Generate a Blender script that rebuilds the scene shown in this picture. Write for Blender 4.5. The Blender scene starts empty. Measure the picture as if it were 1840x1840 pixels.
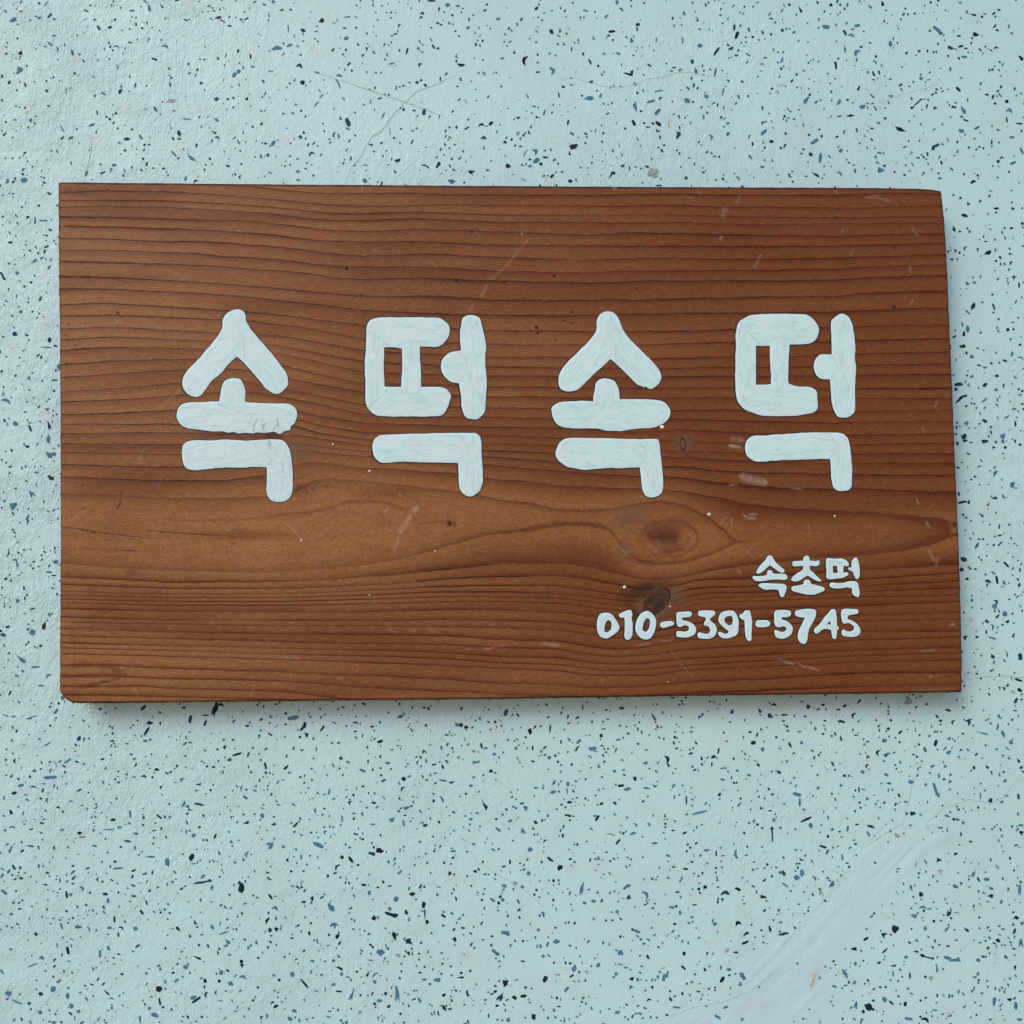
import bpy, math, random
import numpy as np
from mathutils import Vector, Matrix
from mathutils.geometry import delaunay_2d_cdt

rnd = random.Random(7)
nrs = np.random.RandomState(11)
scene = bpy.context.scene
COL = scene.collection
R = math.radians

# ------------------------------------------------------------------ camera
PX = 1840.0                      # the photograph is 1840 px square
F = 1845.0                       # focal length in those pixels
THICK = 0.0165                   # board thickness (m)
FRONT = -THICK - 0.0006          # y of the board's front face; the wall is y = 0, viewer at -y
DIST = 0.5
fw = Vector((math.tan(R(2.5)), 1.0, math.tan(R(2.5)))).normalized()
CAMLOC = Vector((0, FRONT, 0)) - fw * (DIST / fw.y)
cam_d = bpy.data.cameras.new('camera'); cam = bpy.data.objects.new('camera', cam_d); COL.objects.link(cam)
cam.location = CAMLOC
cam.rotation_euler = fw.to_track_quat('-Z', 'Y').to_euler()
cam_d.sensor_width = 36.0; cam_d.lens = 36.0 * F / PX
cam_d.clip_start = 0.01; cam_d.clip_end = 100
scene.camera = cam
MROT = np.array(fw.to_track_quat('-Z', 'Y').to_matrix())
CL = np.array(CAMLOC)

def P(x, y, depth):
    """points of the plane y=depth seen at photo position x, y (arrays)"""
    x = np.asarray(x, float); y = np.asarray(y, float)
    d = np.stack([(x - PX / 2) / F, -(y - PX / 2) / F, -np.ones_like(x)], -1) @ MROT.T
    t = (np.asarray(depth, float) - CL[1]) / d[..., 1]
    return CL + d * t[..., None]

MPP = DIST / F                   # metres per photo pixel on the board

# ------------------------------------------------------------------ light
SUN_EL, SUN_AZ = R(33), R(-147)     # azimuth from +y towards +x: light from the upper left, in front of the wall
sdir = Vector((math.sin(SUN_AZ) * math.cos(SUN_EL), math.cos(SUN_AZ) * math.cos(SUN_EL), math.sin(SUN_EL)))
world = bpy.data.worlds.new('World'); scene.world = world; world.use_nodes = True
wn = world.node_tree.nodes; wl = world.node_tree.links
for n in list(wn): wn.remove(n)
sky = wn.new('ShaderNodeTexSky'); sky.sky_type = 'NISHITA'; sky.sun_disc = False
sky.sun_elevation = SUN_EL; sky.sun_rotation = SUN_AZ
sky.air_density = 1.0; sky.dust_density = 1.6; sky.ozone_density = 2.0
bg = wn.new('ShaderNodeBackground'); bg.inputs['Strength'].default_value = 0.10
wo = wn.new('ShaderNodeOutputWorld')
wl.new(sky.outputs[0], bg.inputs[0]); wl.new(bg.outputs[0], wo.inputs[0])
sun_d = bpy.data.lights.new('sun', 'SUN'); sun_d.energy = 1.3; sun_d.angle = R(28); sun_d.color = (1.0, 0.97, 0.93)
sun = bpy.data.objects.new('sun', sun_d); COL.objects.link(sun)
sun.rotation_euler = sdir.to_track_quat('Z', 'Y').to_euler()
sun.location = sdir * 3

scene.view_settings.view_transform = 'Standard'
scene.view_settings.look = 'None'
scene.view_settings.exposure = 0.27
scene.view_settings.gamma = 1.0
scene.cycles.max_bounces = 6

# ------------------------------------------------------------------ helpers
class NT:
    def __init__(s, name):
        s.m = bpy.data.materials.new(name); s.m.use_nodes = True
        s.n = s.m.node_tree.nodes; s.l = s.m.node_tree.links
        s.b = s.n['Principled BSDF']
    def put(s, inp, v):
        if isinstance(v, bpy.types.NodeSocket): s.l.new(v, inp)
        elif isinstance(v, (tuple, list)) and len(v) == 3 and inp.type == 'RGBA': inp.default_value = (*v, 1)
        else: inp.default_value = v
    def math(s, op, a, b=0.0, c=None, clamp=False):
        n = s.n.new('ShaderNodeMath'); n.operation = op; n.use_clamp = clamp
        s.put(n.inputs[0], a); s.put(n.inputs[1], b)
        if c is not None: s.put(n.inputs[2], c)
        return n.outputs[0]
    def attr(s, name, vec=False):
        n = s.n.new('ShaderNodeAttribute'); n.attribute_name = name
        return n.outputs['Vector'] if vec else n.outputs['Fac']
    def mix(s, f, a, b, mode='MIX'):
        n = s.n.new('ShaderNodeMix'); n.data_type = 'RGBA'; n.blend_type = mode; n.clamp_factor = True
        s.put(n.inputs[0], f); s.put(n.inputs[6], a); s.put(n.inputs[7], b)
        return n.outputs[2]
    def ramp(s, v, lo, hi, a=0.0, b=1.0, smooth=True):
        n = s.n.new('ShaderNodeMapRange'); n.interpolation_type = 'SMOOTHSTEP' if smooth else 'LINEAR'
        s.put(n.inputs['Value'], v)
        for k, q in zip(('From Min', 'From Max', 'To Min', 'To Max'), (lo, hi, a, b)): s.put(n.inputs[k], q)
        return n.outputs[0]
    def noise(s, vec, scale, detail=3, rough=0.55, dist=0.0, out=0):
        n = s.n.new('ShaderNodeTexNoise'); s.put(n.inputs['Vector'], vec)
        n.inputs['Scale'].default_value = scale; n.inputs['Detail'].default_value = detail
        n.inputs['Roughness'].default_value = rough; n.inputs['Distortion'].default_value = dist
        return n.outputs[out]
    def vec(s, x, y, z):
        n = s.n.new('ShaderNodeCombineXYZ'); s.put(n.inputs[0], x); s.put(n.inputs[1], y); s.put(n.inputs[2], z)
        return n.outputs[0]
    def pos(s):
        n = s.n.new('ShaderNodeNewGeometry'); return n.outputs['Position']
    def sep(s, v):
        n = s.n.new('ShaderNodeSeparateXYZ'); s.l.new(v, n.inputs[0]); return n.outputs
    def bump(s, h, dist, strength=1.0, prev=None):
        n = s.n.new('ShaderNodeBump'); s.put(n.inputs['Height'], h)
        n.inputs['Distance'].default_value = dist; n.inputs['Strength'].default_value = strength
        if prev is not None: s.l.new(prev, n.inputs['Normal'])
        return n.outputs[0]
    def set(s, **k):
        for a, v in k.items(): s.put(s.b.inputs[a.replace('_', ' ')], v)
        return s.m

def mesh_obj(name, verts, faces, mats, parent=None, origin=(0, 0, 0), smooth=True, mat_idx=None, attrs=None):
    me = bpy.data.meshes.new(name)
    v = np.asarray(verts, float) - np.array(origin)
    if isinstance(faces, np.ndarray):
        k = faces.shape[1]; nf = len(faces)
        me.vertices.add(len(v)); me.vertices.foreach_set('co', v.astype(np.float32).ravel())
        me.loops.add(nf * k); me.loops.foreach_set('vertex_index', faces.astype(np.int32).ravel())
        me.polygons.add(nf)
        me.polygons.foreach_set('loop_start', np.arange(0, nf * k, k, dtype=np.int32))
        me.polygons.foreach_set('loop_total', np.full(nf, k, dtype=np.int32))
        me.update(calc_edges=True)
    else:
        me.from_pydata([tuple(p) for p in v], [], faces); me.update()
    for m in (mats if isinstance(mats, (list, tuple)) else [mats]): me.materials.append(m)
    if mat_idx is not None: me.polygons.foreach_set('material_index', np.asarray(mat_idx, np.int32))
    me.polygons.foreach_set('use_smooth', np.full(len(me.polygons), smooth))
    for k, a in (attrs or {}).items():
        a = np.asarray(a, np.float32)
        if a.ndim == 1:
            at = me.attributes.new(k, 'FLOAT', 'POINT'); at.data.foreach_set('value', a)
        else:
            at = me.attributes.new(k, 'FLOAT_VECTOR', 'POINT'); at.data.foreach_set('vector', a.ravel())
    me.validate()
    o = bpy.data.objects.new(name, me); COL.objects.link(o)
    if parent is not None:
        o.parent = parent
        o.location = Vector(origin) - parent.location
    else: o.location = origin
    return o

def smoothstep(a, b, x):
    t = np.clip((x - a) / (b - a), 0, 1); return t * t * (3 - 2 * t)

_ng = {}
def vnoise(x, y, scale, seed, ax=1.0, ay=1.0, rot=0.0):
    """smooth value noise in -1..1; scale in the units of x and y"""
    if seed not in _ng: _ng[seed] = np.random.RandomState(seed).rand(256, 256) * 2 - 1
    g = _ng[seed]
    c, s = math.cos(rot), math.sin(rot)
    u = (c * x + s * y) / (scale * ax) + 1000; v = (-s * x + c * y) / (scale * ay) + 1000
    iu = np.floor(u).astype(int); iv = np.floor(v).astype(int)
    fu = u - iu; fv = v - iv; fu = fu * fu * (3 - 2 * fu); fv = fv * fv * (3 - 2 * fv)
    a = g[iu % 256, iv % 256]; b = g[(iu + 1) % 256, iv % 256]; c_ = g[iu % 256, (iv + 1) % 256]; d = g[(iu + 1) % 256, (iv + 1) % 256]
    return (a * (1 - fu) + b * fu) * (1 - fv) + (c_ * (1 - fu) + d * fu) * fv

def segdist(x, y, pts):
    """distance to a polyline and position along it 0..1"""
    best = np.full(np.shape(x), 1e9); along = np.zeros(np.shape(x))
    n = len(pts) - 1
    for i in range(n):
        (x0, y0), (x1, y1) = pts[i][:2], pts[i + 1][:2]
        dx, dy = x1 - x0, y1 - y0; L = dx * dx + dy * dy + 1e-9
        t = np.clip(((x - x0) * dx + (y - y0) * dy) / L, 0, 1)
        d = np.hypot(x - x0 - t * dx, y - y0 - t * dy)
        m = d < best
        best = np.where(m, d, best); along = np.where(m, (i + t) / n, along)
    return best, along

def ell(x, y, cx, cy, rx, ry, ang=0.0):
    c, s = math.cos(R(ang)), math.sin(R(ang))
    u = (x - cx) * c - (y - cy) * s; v = (x - cx) * s + (y - cy) * c
    return np.sqrt((u / rx) ** 2 + (v / ry) ** 2)

# ------------------------------------------------------------------ materials
def wall_bump(t, p, prev=None):
    """the fine relief of rough limewashed plaster, stronger where the wall is less trowelled"""
    xyz = t.sep(p)
    rough = t.ramp(t.noise(p, 5.5, 2), 0.42, 0.62)
    left = t.ramp(xyz[0], -0.26, -0.10, 1.0, 0.0)
    amt = t.math('ADD', t.math('MULTIPLY', rough, 0.45), t.math('MULTIPLY', left, 0.75), clamp=False)
    amt = t.math('ADD', t.math('MULTIPLY', amt, t.ramp(t.noise(p, 38, 3), 0.3, 0.65, 0.35, 1.2)), 0.16)
    warp = t.noise(p, 60, 2, out=1)
    mp = t.n.new('ShaderNodeMapping'); t.l.new(p, mp.inputs[0])
    mp.inputs['Rotation'].default_value = (0, R(25), 0); mp.inputs['Scale'].default_value = (1.0, 1.0, 0.55)
    n1 = t.noise(mp.outputs[0], 300, 4, 0.62, 0.15)
    n2 = t.noise(mp.outputs[0], 1200, 3, 0.6)
    h = t.math('ADD', t.math('MULTIPLY', n1, 0.75), t.math('MULTIPLY', n2, 0.3))
    h = t.math('MULTIPLY', h, amt)
    return t.bump(h, 0.00135, 1.0, prev)

def mat_wall():
    t = NT('speckled_plaster'); p = t.pos()
    c = t.mix(t.ramp(t.noise(p, 14, 5), 0.35, 0.7), (0.485, 0.695, 0.737), (0.46, 0.655, 0.695))
    c = t.mix(t.ramp(t.noise(p, 75, 4, 0.65), 0.54, 0.72, 0, 0.45), c, (0.50, 0.575, 0.57))
    c = t.mix(t.ramp(t.noise(p, 420, 3, 0.6), 0.60, 0.78, 0, 0.45), c, (0.41, 0.50, 0.495))
    # the finest specks of the same chips, too small to pick apart
    c = t.mix(t.ramp(t.noise(p, 900, 2, 0.5), 0.71, 0.77, 0, 0.55), c, (0.16, 0.21, 0.22))
    c = t.mix(t.attr('scar'), c, (0.475, 0.645, 0.72))
    c = t.mix(t.attr('stain'), c, (0.47, 0.46, 0.37))
    return t.set(Base_Color=c, Roughness=0.38, Normal=wall_bump(t, p), Specular_IOR_Level=0.4)

def mat_fleck(name, col, rough=0.5):
    t = NT(name); p = t.pos()
    c = t.mix(t.ramp(t.noise(p, 1500, 3), 0.4, 0.65), col, tuple(min(1, q * 1.9 + 0.004) for q in col))
    return t.set(Base_Color=c, Roughness=rough, Normal=wall_bump(t, p), Specular_IOR_Level=0.12)

def mat_wood():
    t = NT('stained_pine'); p = t.pos()
    g0 = t.attr('ring'); x = t.sep(p)
    wob = t.noise(t.vec(t.math('MULTIPLY', x[0], 60), t.math('MULTIPLY', g0, 0.9), 0), 1, 3, 0.6)
    wob = t.math('MULTIPLY', t.math('SUBTRACT', wob, 0.5), 0.22)
    wob2 = t.math('MULTIPLY', t.math('SUBTRACT', t.noise(t.vec(t.math('MULTIPLY', x[0], 420), t.math('MULTIPLY', g0, 3.0), 3), 1, 2), 0.5), 0.14)
    g = t.math('ADD', t.math('ADD', g0, wob), wob2)
    f = t.math('FRACT', g)
    cell = t.math('FLOOR', g)
    wn_ = t.n.new('ShaderNodeTexWhiteNoise'); wn_.noise_dimensions = '1D'; t.l.new(cell, wn_.inputs['W'])
    rv = wn_.outputs['Value']
    alongn = t.noise(t.vec(t.math('MULTIPLY', x[0], 9), t.math('MULTIPLY', cell, 3.7), 7), 1, 3, 0.6)
    expo = t.math('ADD', 1.7, t.math('MULTIPLY', rv, 3.6))
    band = t.math('POWER', f, expo)
    band = t.math('MAXIMUM', band, t.ramp(f, 0.0, 0.085, 1.0, 0.0))
    line = t.math('MAXIMUM', t.ramp(f, 0.80, 0.97), t.ramp(f, 0.0, 0.05, 1.0, 0.0))
    outer = t.ramp(t.math('ABSOLUTE', t.math('SUBTRACT', g0, 60.0)), 0.3, 1.3, 0.22, 1.0)
    line = t.math('MULTIPLY', line, outer)
    sup = t.math('SUBTRACT', 1.0, t.attr('noring'), clamp=True)
    stren = t.math('MULTIPLY', t.ramp(alongn, 0.25, 0.7, 0.55, 1.1), sup)
    band = t.math('MULTIPLY', t.math('MULTIPLY', band, stren), t.ramp(t.math('ABSOLUTE', t.math('SUBTRACT', g0, 60.0)), 0.2, 1.3, 0.8, 1.0), clamp=True)
    line = t.math('MULTIPLY', t.math('MULTIPLY', line, stren), t.math('MULTIPLY', t.ramp(alongn, 0.35, 0.68, 0.25, 1.0), t.ramp(t.noise(t.vec(t.math('MULTIPLY', x[0], 650), t.math('MULTIPLY', g0, 5.0), 2), 1, 3, 0.7), 0.3, 0.62, 0.35, 1.0)), clamp=True)
    # fibre coordinates follow the rings
    fv = t.vec(t.math('MULTIPLY', x[0], 45), t.math('MULTIPLY', g, 9.0), 0)
    fib = t.noise(fv, 1, 4, 0.65)
    fv2 = t.vec(t.math('MULTIPLY', x[0], 260), t.math('MULTIPLY', x[2], 2300), 5)
    fib2 = t.noise(fv2, 1, 3, 0.6)
    mott = t.noise(p, 900, 4, 0.7)
    broad = t.noise(t.vec(t.math('MULTIPLY', x[0], 7), t.math('MULTIPLY', g0, 0.25), 1), 1, 4, 0.6)
    early = t.mix(t.ramp(broad, 0.32, 0.68), (0.270, 0.112, 0.040), (0.175, 0.056, 0.016))
    early = t.mix(t.attr('gold'), early, (0.41, 0.180, 0.054))
    early = t.mix(t.attr('warm'), early, (0.128, 0.028, 0.004))
    early = t.mix(t.ramp(fib, 0.3, 0.75, 0, 0.55), early, (0.19, 0.055, 0.022))
    early = t.mix(t.ramp(fib2, 0.45, 0.75, 0, 0.5), early, t.mix(t.attr('warm'), (0.43, 0.25, 0.13), (0.25, 0.095, 0.032)))
    early = t.mix(t.ramp(t.noise(p, 1500, 3, 0.7), 0.55, 0.72, 0, 0.4), early, t.mix(t.attr('warm'), (0.42, 0.25, 0.14), (0.23, 0.095, 0.035)))
    early = t.mix(t.ramp(mott, 0.3, 0.6, 0.6, 0.0), early, t.mix(t.attr('warm'), (0.18, 0.064, 0.020), (0.085, 0.024, 0.005)))
    late = t.mix(rv, (0.100, 0.018, 0.004), (0.062, 0.011, 0.003))
    c = t.mix(t.math('MULTIPLY', band, 0.80), early, late)
    c = t.mix(t.math('MULTIPLY', line, 0.60), c, (0.034, 0.007, 0.002))
    c = t.mix(t.math('MULTIPLY', t.attr('grey'), t.ramp(mott, 0.3, 0.6, 0.6, 1.0)), c, (0.135, 0.078, 0.048))
    c = t.mix(t.math('MULTIPLY', t.attr('red'), t.ramp(fib, 0.3, 0.6, 0.7, 1.0)), c, (0.115, 0.026, 0.014))
    k = t.attr('kring')
    kl = t.math('MULTIPLY', t.ramp(t.math('PINGPONG', t.math('ADD', k, t.math('MULTIPLY', mott, 0.5)), 0.5), 0.25, 0.5), t.ramp(k, 0.02, 0.2))
    c = t.mix(t.math('MULTIPLY', kl, 0.28), c, (0.11, 0.022, 0.014))
    dk = t.math('MULTIPLY', t.attr('dark'), t.ramp(mott, 0.25, 0.5, 0.75, 1.0), clamp=True)
    c = t.mix(dk, c, (0.016, 0.008, 0.006))
    pl = t.math('MULTIPLY', t.attr('pale'), t.ramp(t.noise(p, 2600, 3, 0.7), 0.3, 0.62, 0.35, 1.0), clamp=True)
    c = t.mix(t.math('MULTIPLY', pl, 0.85), c, (0.46, 0.38, 0.32))
    sp = t.ramp(t.noise(t.vec(t.math('MULTIPLY', x[0], 500), t.math('MULTIPLY', x[2], 900), 9), 1, 2), 0.72, 0.8, 0, 0.5)
    c = t.mix(sp, c, (0.45, 0.22, 0.12))
    h = t.math('SUBTRACT', t.math('MULTIPLY', fib, 0.35), t.math('MULTIPLY', line, 0.9))
    h = t.math('ADD', h, t.math('MULTIPLY', fib2, 0.12))
    h = t.math('ADD', h, t.math('MULTIPLY', mott, 0.12))
    h = t.math('SUBTRACT', h, t.math('MULTIPLY', t.attr('dark'), 1.2))
    nm = t.bump(h, 0.00028, 1.0)
    ro = t.math('ADD', 0.33, t.math('MULTIPLY', t.noise(p, 35, 4), 0.14))
    return t.set(Base_Color=c, Roughness=ro, Normal=nm, Specular_IOR_Level=0.17)

def mat_paint():
    t = NT('brushed_white_paint'); b = t.attr('brush', True); s = t.sep(b)
    v1 = t.vec(t.math('MULTIPLY', s[0], 0.030), t.math('MULTIPLY', s[1], 0.10), s[2])
    v2 = t.vec(t.math('MULTIPLY', s[0], 0.06), t.math('MULTIPLY', s[1], 0.75), s[2])
    n1 = t.noise(v1, 1, 4, 0.6, 1.4); n2 = t.noise(v2, 1, 3, 0.65, 0.8)
    p = t.pos(); n3 = t.noise(p, 1100, 3, 0.6); n4 = t.noise(p, 95, 3, 0.6)
    edge = t.attr('edge')
    thin = t.math('ADD', t.math('MULTIPLY', n1, 0.75), t.math('MULTIPLY', n2, 0.25))
    thin = t.math('MULTIPLY', t.ramp(thin, 0.45, 0.66), t.ramp(edge, 1.5, 5.0))
    thin = t.math('MULTIPLY', thin, t.ramp(n4, 0.35, 0.6, 0.5, 1.0))
    c = t.mix(t.math('MULTIPLY', thin, 0.8), (0.60, 0.79, 0.83), (0.40, 0.60, 0.67))
    c = t.mix(t.ramp(n2, 0.52, 0.75, 0, 0.5), c, (0.66, 0.84, 0.86))
    c = t.mix(t.ramp(n4, 0.58, 0.72, 0, 0.35), c, (0.60, 0.70, 0.68))
    c = t.mix(t.ramp(edge, 0.3, 2.4, 0.5, 0.0), c, (0.66, 0.82, 0.85))
    c = t.mix(t.math('MULTIPLY', t.attr('rough'), t.ramp(t.noise(p, 420, 4, 0.7), 0.45, 0.7, 0, 0.35)), c, (0.63, 0.74, 0.72))
    c = t.mix(t.math('MULTIPLY', t.attr('fissure'), 0.85), c, (0.10, 0.11, 0.11))
    rough = t.attr('rough')
    h = t.math('ADD', t.math('MULTIPLY', n2, 0.6), t.math('MULTIPLY', n1, 0.3))
    h = t.math('ADD', h, t.math('MULTIPLY', n3, 0.15))
    h = t.math('ADD', h, t.math('MULTIPLY', t.math('MULTIPLY', t.noise(p, 620, 3, 0.6, 1.5), 1.1), rough))
    return t.set(Base_Color=c, Roughness=0.42, Normal=t.bump(h, 0.00035, 1.0), Specular_IOR_Level=0.4)

def mat_plain(name, col, rough=0.6, nscale=900, var=0.25):
    t = NT(name); p = t.pos()
    c = t.mix(t.noise(p, nscale, 3), tuple(q * (1 - var) for q in col), tuple(min(1, q * (1 + var)) for q in col))
    return t.set(Base_Color=c, Roughness=rough, Normal=t.bump(t.noise(p, nscale * 1.5, 2), 0.0001))

M_WALL = mat_wall()
M_FLECK = [mat_fleck('chip_black', (0.005, 0.016, 0.026), 0.35), mat_fleck('chip_navy', (0.008, 0.036, 0.068), 0.4),
           mat_fleck('chip_teal', (0.010, 0.072, 0.088), 0.45), mat_fleck('chip_slate', (0.050, 0.135, 0.195), 0.5),
           mat_fleck('chip_grey', (0.20, 0.235, 0.235), 0.55), mat_fleck('chip_buried', (0.33, 0.40, 0.42), 0.6),
           mat_fleck('chip_rust', (0.33, 0.34, 0.28), 0.6)]
M_CRACK = mat_plain('hairline_crack', (0.27, 0.31, 0.32), 0.8, 600, 0.5)
M_CRACK2 = mat_plain('filled_crack', (0.39, 0.47, 0.49), 0.8, 300, 0.3)
M_WOOD = mat_wood()
M_PAINT = mat_paint()
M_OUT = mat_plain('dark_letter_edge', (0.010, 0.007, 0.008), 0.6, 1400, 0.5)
M_DROP = mat_plain('paint_drop_white', (0.80, 0.86, 0.84), 0.35)

# ------------------------------------------------------------------ the wall
SCAR = [(1300, 1890), (1392, 1785), (1476, 1695), (1543, 1611), (1600, 1560), (1650, 1530), (1700, 1500)]
SCARW = [110, 95, 64, 52, 38, 22, 10]
def scar_mask(px, py):
    d, a = segdist(px, py, SCAR)
    w = np.interp(a, np.linspace(0, 1, len(SCAR)), SCARW) * (1 + 0.3 * vnoise(px, py, 45, 91) + 0.2 * vnoise(px, py, 11, 93, 5, 1, -0.8))
    return 1 - smoothstep(0.45, 1.1, d / w), d, a

def wall_height(px, py):
    """height of the plaster towards the viewer in metres; px, py are photo pixels"""
    h = 0.00022 * vnoise(px, py, 260, 21) + 0.00014 * vnoise(px, py, 110, 22)
    rough = 0.25 + 0.75 * smoothstep(520, 60, px + 0.15 * py) + 0.35 * smoothstep(0.1, 0.6, vnoise(px, py, 300, 23))
    h += 0.00007 * rough * vnoise(px, py, 22, 24, 0.8, 1.6, -0.45)
    h += 0.00006 * rough * vnoise(px, py, 9, 25, 0.8, 1.7, -0.45)
    m, d, a = scar_mask(px, py)
    ang = math.atan2(-250, 235)
    streak = vnoise(px, py, 7, 31, 26, 1.0, ang) * 0.6 * smoothstep(0, 0.5, vnoise(px, py, 60, 35) + 0.4) + vnoise(px, py, 16, 32, 14, 1.0, ang) * 0.5
    h = h * (1 - 0.75 * m) + m * (0.00010 + 0.00030 * streak)
    # ridge the trowel left along the upper edge of the patch
    side = np.where(px + py < 3170, 1.0, 0.25)
    h += side * 0.00012 * vnoise(px, py, 9, 36, 16, 1.0, ang) * np.exp(-((d - 58) / 26.0) ** 2) * smoothstep(0.05, 0.3, a) * smoothstep(0.9, 0.6, a)
    h += side * 0.00010 * np.exp(-((d - 50) / 5.0) ** 2) * smoothstep(0.05, 0.3, a) * smoothstep(1.0, 0.8, a)
    # a healed crack that stands slightly proud at the top
    for c in RIDGES:
        dd, _ = segdist(px, py, c)
        h += 0.00013 * np.exp(-(dd / 2.6) ** 2) * (0.6 + 0.5 * vnoise(px, py, 14, 33))
    return np.clip(h, -0.0006, 0.00055)

RIDGES = [[(740, 165), (716, 190), (692, 222), (664, 250), (655, 285), (632, 303), (618, 335)],
          [(740, 165), (790, 143), (850, 150), (905, 140)],
          [(1080, 158), (1130, 157), (1180, 140), (1240, 124), (1290, 135), (1330, 160)],
          [(300, 215), (255, 265), (232, 300)],
          [(25, 250), (45, 300), (60, 340)],
          [(180, 1535), (150, 1580), (95, 1620)]]

def axis(lo, hi, step, far):
    a = list(np.arange(lo, hi + step, step)); s = step
    left = []; v = lo
    while v > -far: s *= 1.35; v -= s; left.append(v)
    s = step; right = []; v = a[-1]
    while v < far + hi: s *= 1.35; v += s; right.append(v)
    return np.array(left[::-1] + a + right)

ax = axis(-60, 1900, 3.2, 5200); ay = axis(-60, 1900, 3.2, 5200)
GX, GY = np.meshgrid(ax, ay)
# the plane is laid out with one fixed metres-per-pixel scale and then matched to the photo by the flat projection
HX = wall_height(GX, GY)
WP = P(np.clip(GX, -900, 2740), np.clip(GY, -900, 2740), 0.0)
# beyond the clip continue linearly
ex = (GX - np.clip(GX, -900, 2740)) * MPP; ey = (GY - np.clip(GY, -900, 2740)) * MPP
WP[..., 0] += ex; WP[..., 2] -= ey; WP[..., 1] = -HX
nx, ny = len(ax), len(ay)
idx = np.arange(nx * ny).reshape(ny, nx)
quads = np.stack([idx[:-1, :-1], idx[1:, :-1], idx[1:, 1:], idx[:-1, 1:]], -1).reshape(-1, 4)
scar = scar_mask(GX, GY)[0]
stain = np.zeros_like(GX)
for cx, cy, rx, ry, an, s in [(1470, 1745, 8, 30, -15, .35), (1360, 1810, 40, 10, 10, .25), (1500, 1600, 10, 22, -30, .2), (1545, 1500, 30, 14, 20, .16),
                              (1650, 1510, 24, 10, 30, .18), (170, 200, 6, 10, 0, .4), (45, 150, 20, 8, 0, .2), (1180, 1455, 12, 12, 0, .15),
                              (230, 1645, 30, 14, -20, .22), (120, 1500, 40, 16, 10, .15), (330, 130, 12, 8, 0, .2), (1750, 1620, 22, 22, 0, .15)]:
    stain = np.maximum(stain, s * np.exp(-ell(GX, GY, cx, cy, rx, ry, an) ** 2) * (0.6 + 0.5 * vnoise(GX, GY, 9, 77)))
wall = mesh_obj('plaster_wall', WP.reshape(-1, 3), quads, M_WALL, attrs={'scar': (scar * (0.55 + 0.35 * vnoise(GX, GY, 34, 92))).ravel(), 'stain': np.clip(stain, 0, 1).ravel()})
wall['label'] = 'white plaster wall speckled with small dark blue-green chips, behind the wooden sign'
wall['category'] = 'wall'

def on_wall(px, py, lift):
    h = wall_height(np.asarray(px, float), np.asarray(py, float))
    q = P(px, py, 0.0); q[..., 1] = -h - lift
    return q

# unseen paving, added well below the sign to throw warm light back up
gt = NT('bounce_paving'); gp = gt.pos()
M_BOUNCE = gt.set(Base_Color=gt.mix(gt.noise(gp, 6, 5), (0.44, 0.29, 0.19), (0.52, 0.37, 0.26)), Roughness=0.85)
bounce_ground = mesh_obj('bounce_ground', [(-6, 0, -1.45), (6, 0, -1.45), (6, -6, -1.45), (-6, -6, -1.45)], [(3, 2, 1, 0)], M_BOUNCE, smooth=False)
bounce_ground['kind'] = 'structure'

# ---- chips in the plaster
def blob(cx, cy, L, W, ang, kind, r):
    """outline of one chip in photo pixels"""
    n = 12 if L > 5 else 7
    th = np.linspace(0, 2 * math.pi, n, endpoint=False) + r.random() * 0.5
    u = np.cos(th) * L / 2; v = np.sin(th) * W / 2
    if kind == 1:   # teardrop
        v = v * (0.55 + 0.45 * np.clip(u / (L / 2), -1, 1)) * 1.25
    elif kind == 2:  # rod with square ends
        u = np.sign(u) * (np.abs(u) / (L / 2)) ** 0.5 * L / 2
    elif kind == 3:  # bent
        v = v + (u / (L / 2)) ** 2 * W * 0.9 - W * 0.3
    elif kind == 4:  # angular shard
        k = np.array([1 + r.uniform(-0.38, 0.38) for _ in th]); u = u * k; v = v * k
    jit = 0.10 if kind != 4 else 0.04
    u = u + np.array([r.uniform(-1, 1) for _ in th]) * W * jit; v = v + np.array([r.uniform(-1, 1) for _ in th]) * W * jit
    c, s = math.cos(R(ang)), math.sin(R(ang))
    return cx + u * c + v * s, cy - u * s + v * c

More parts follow.
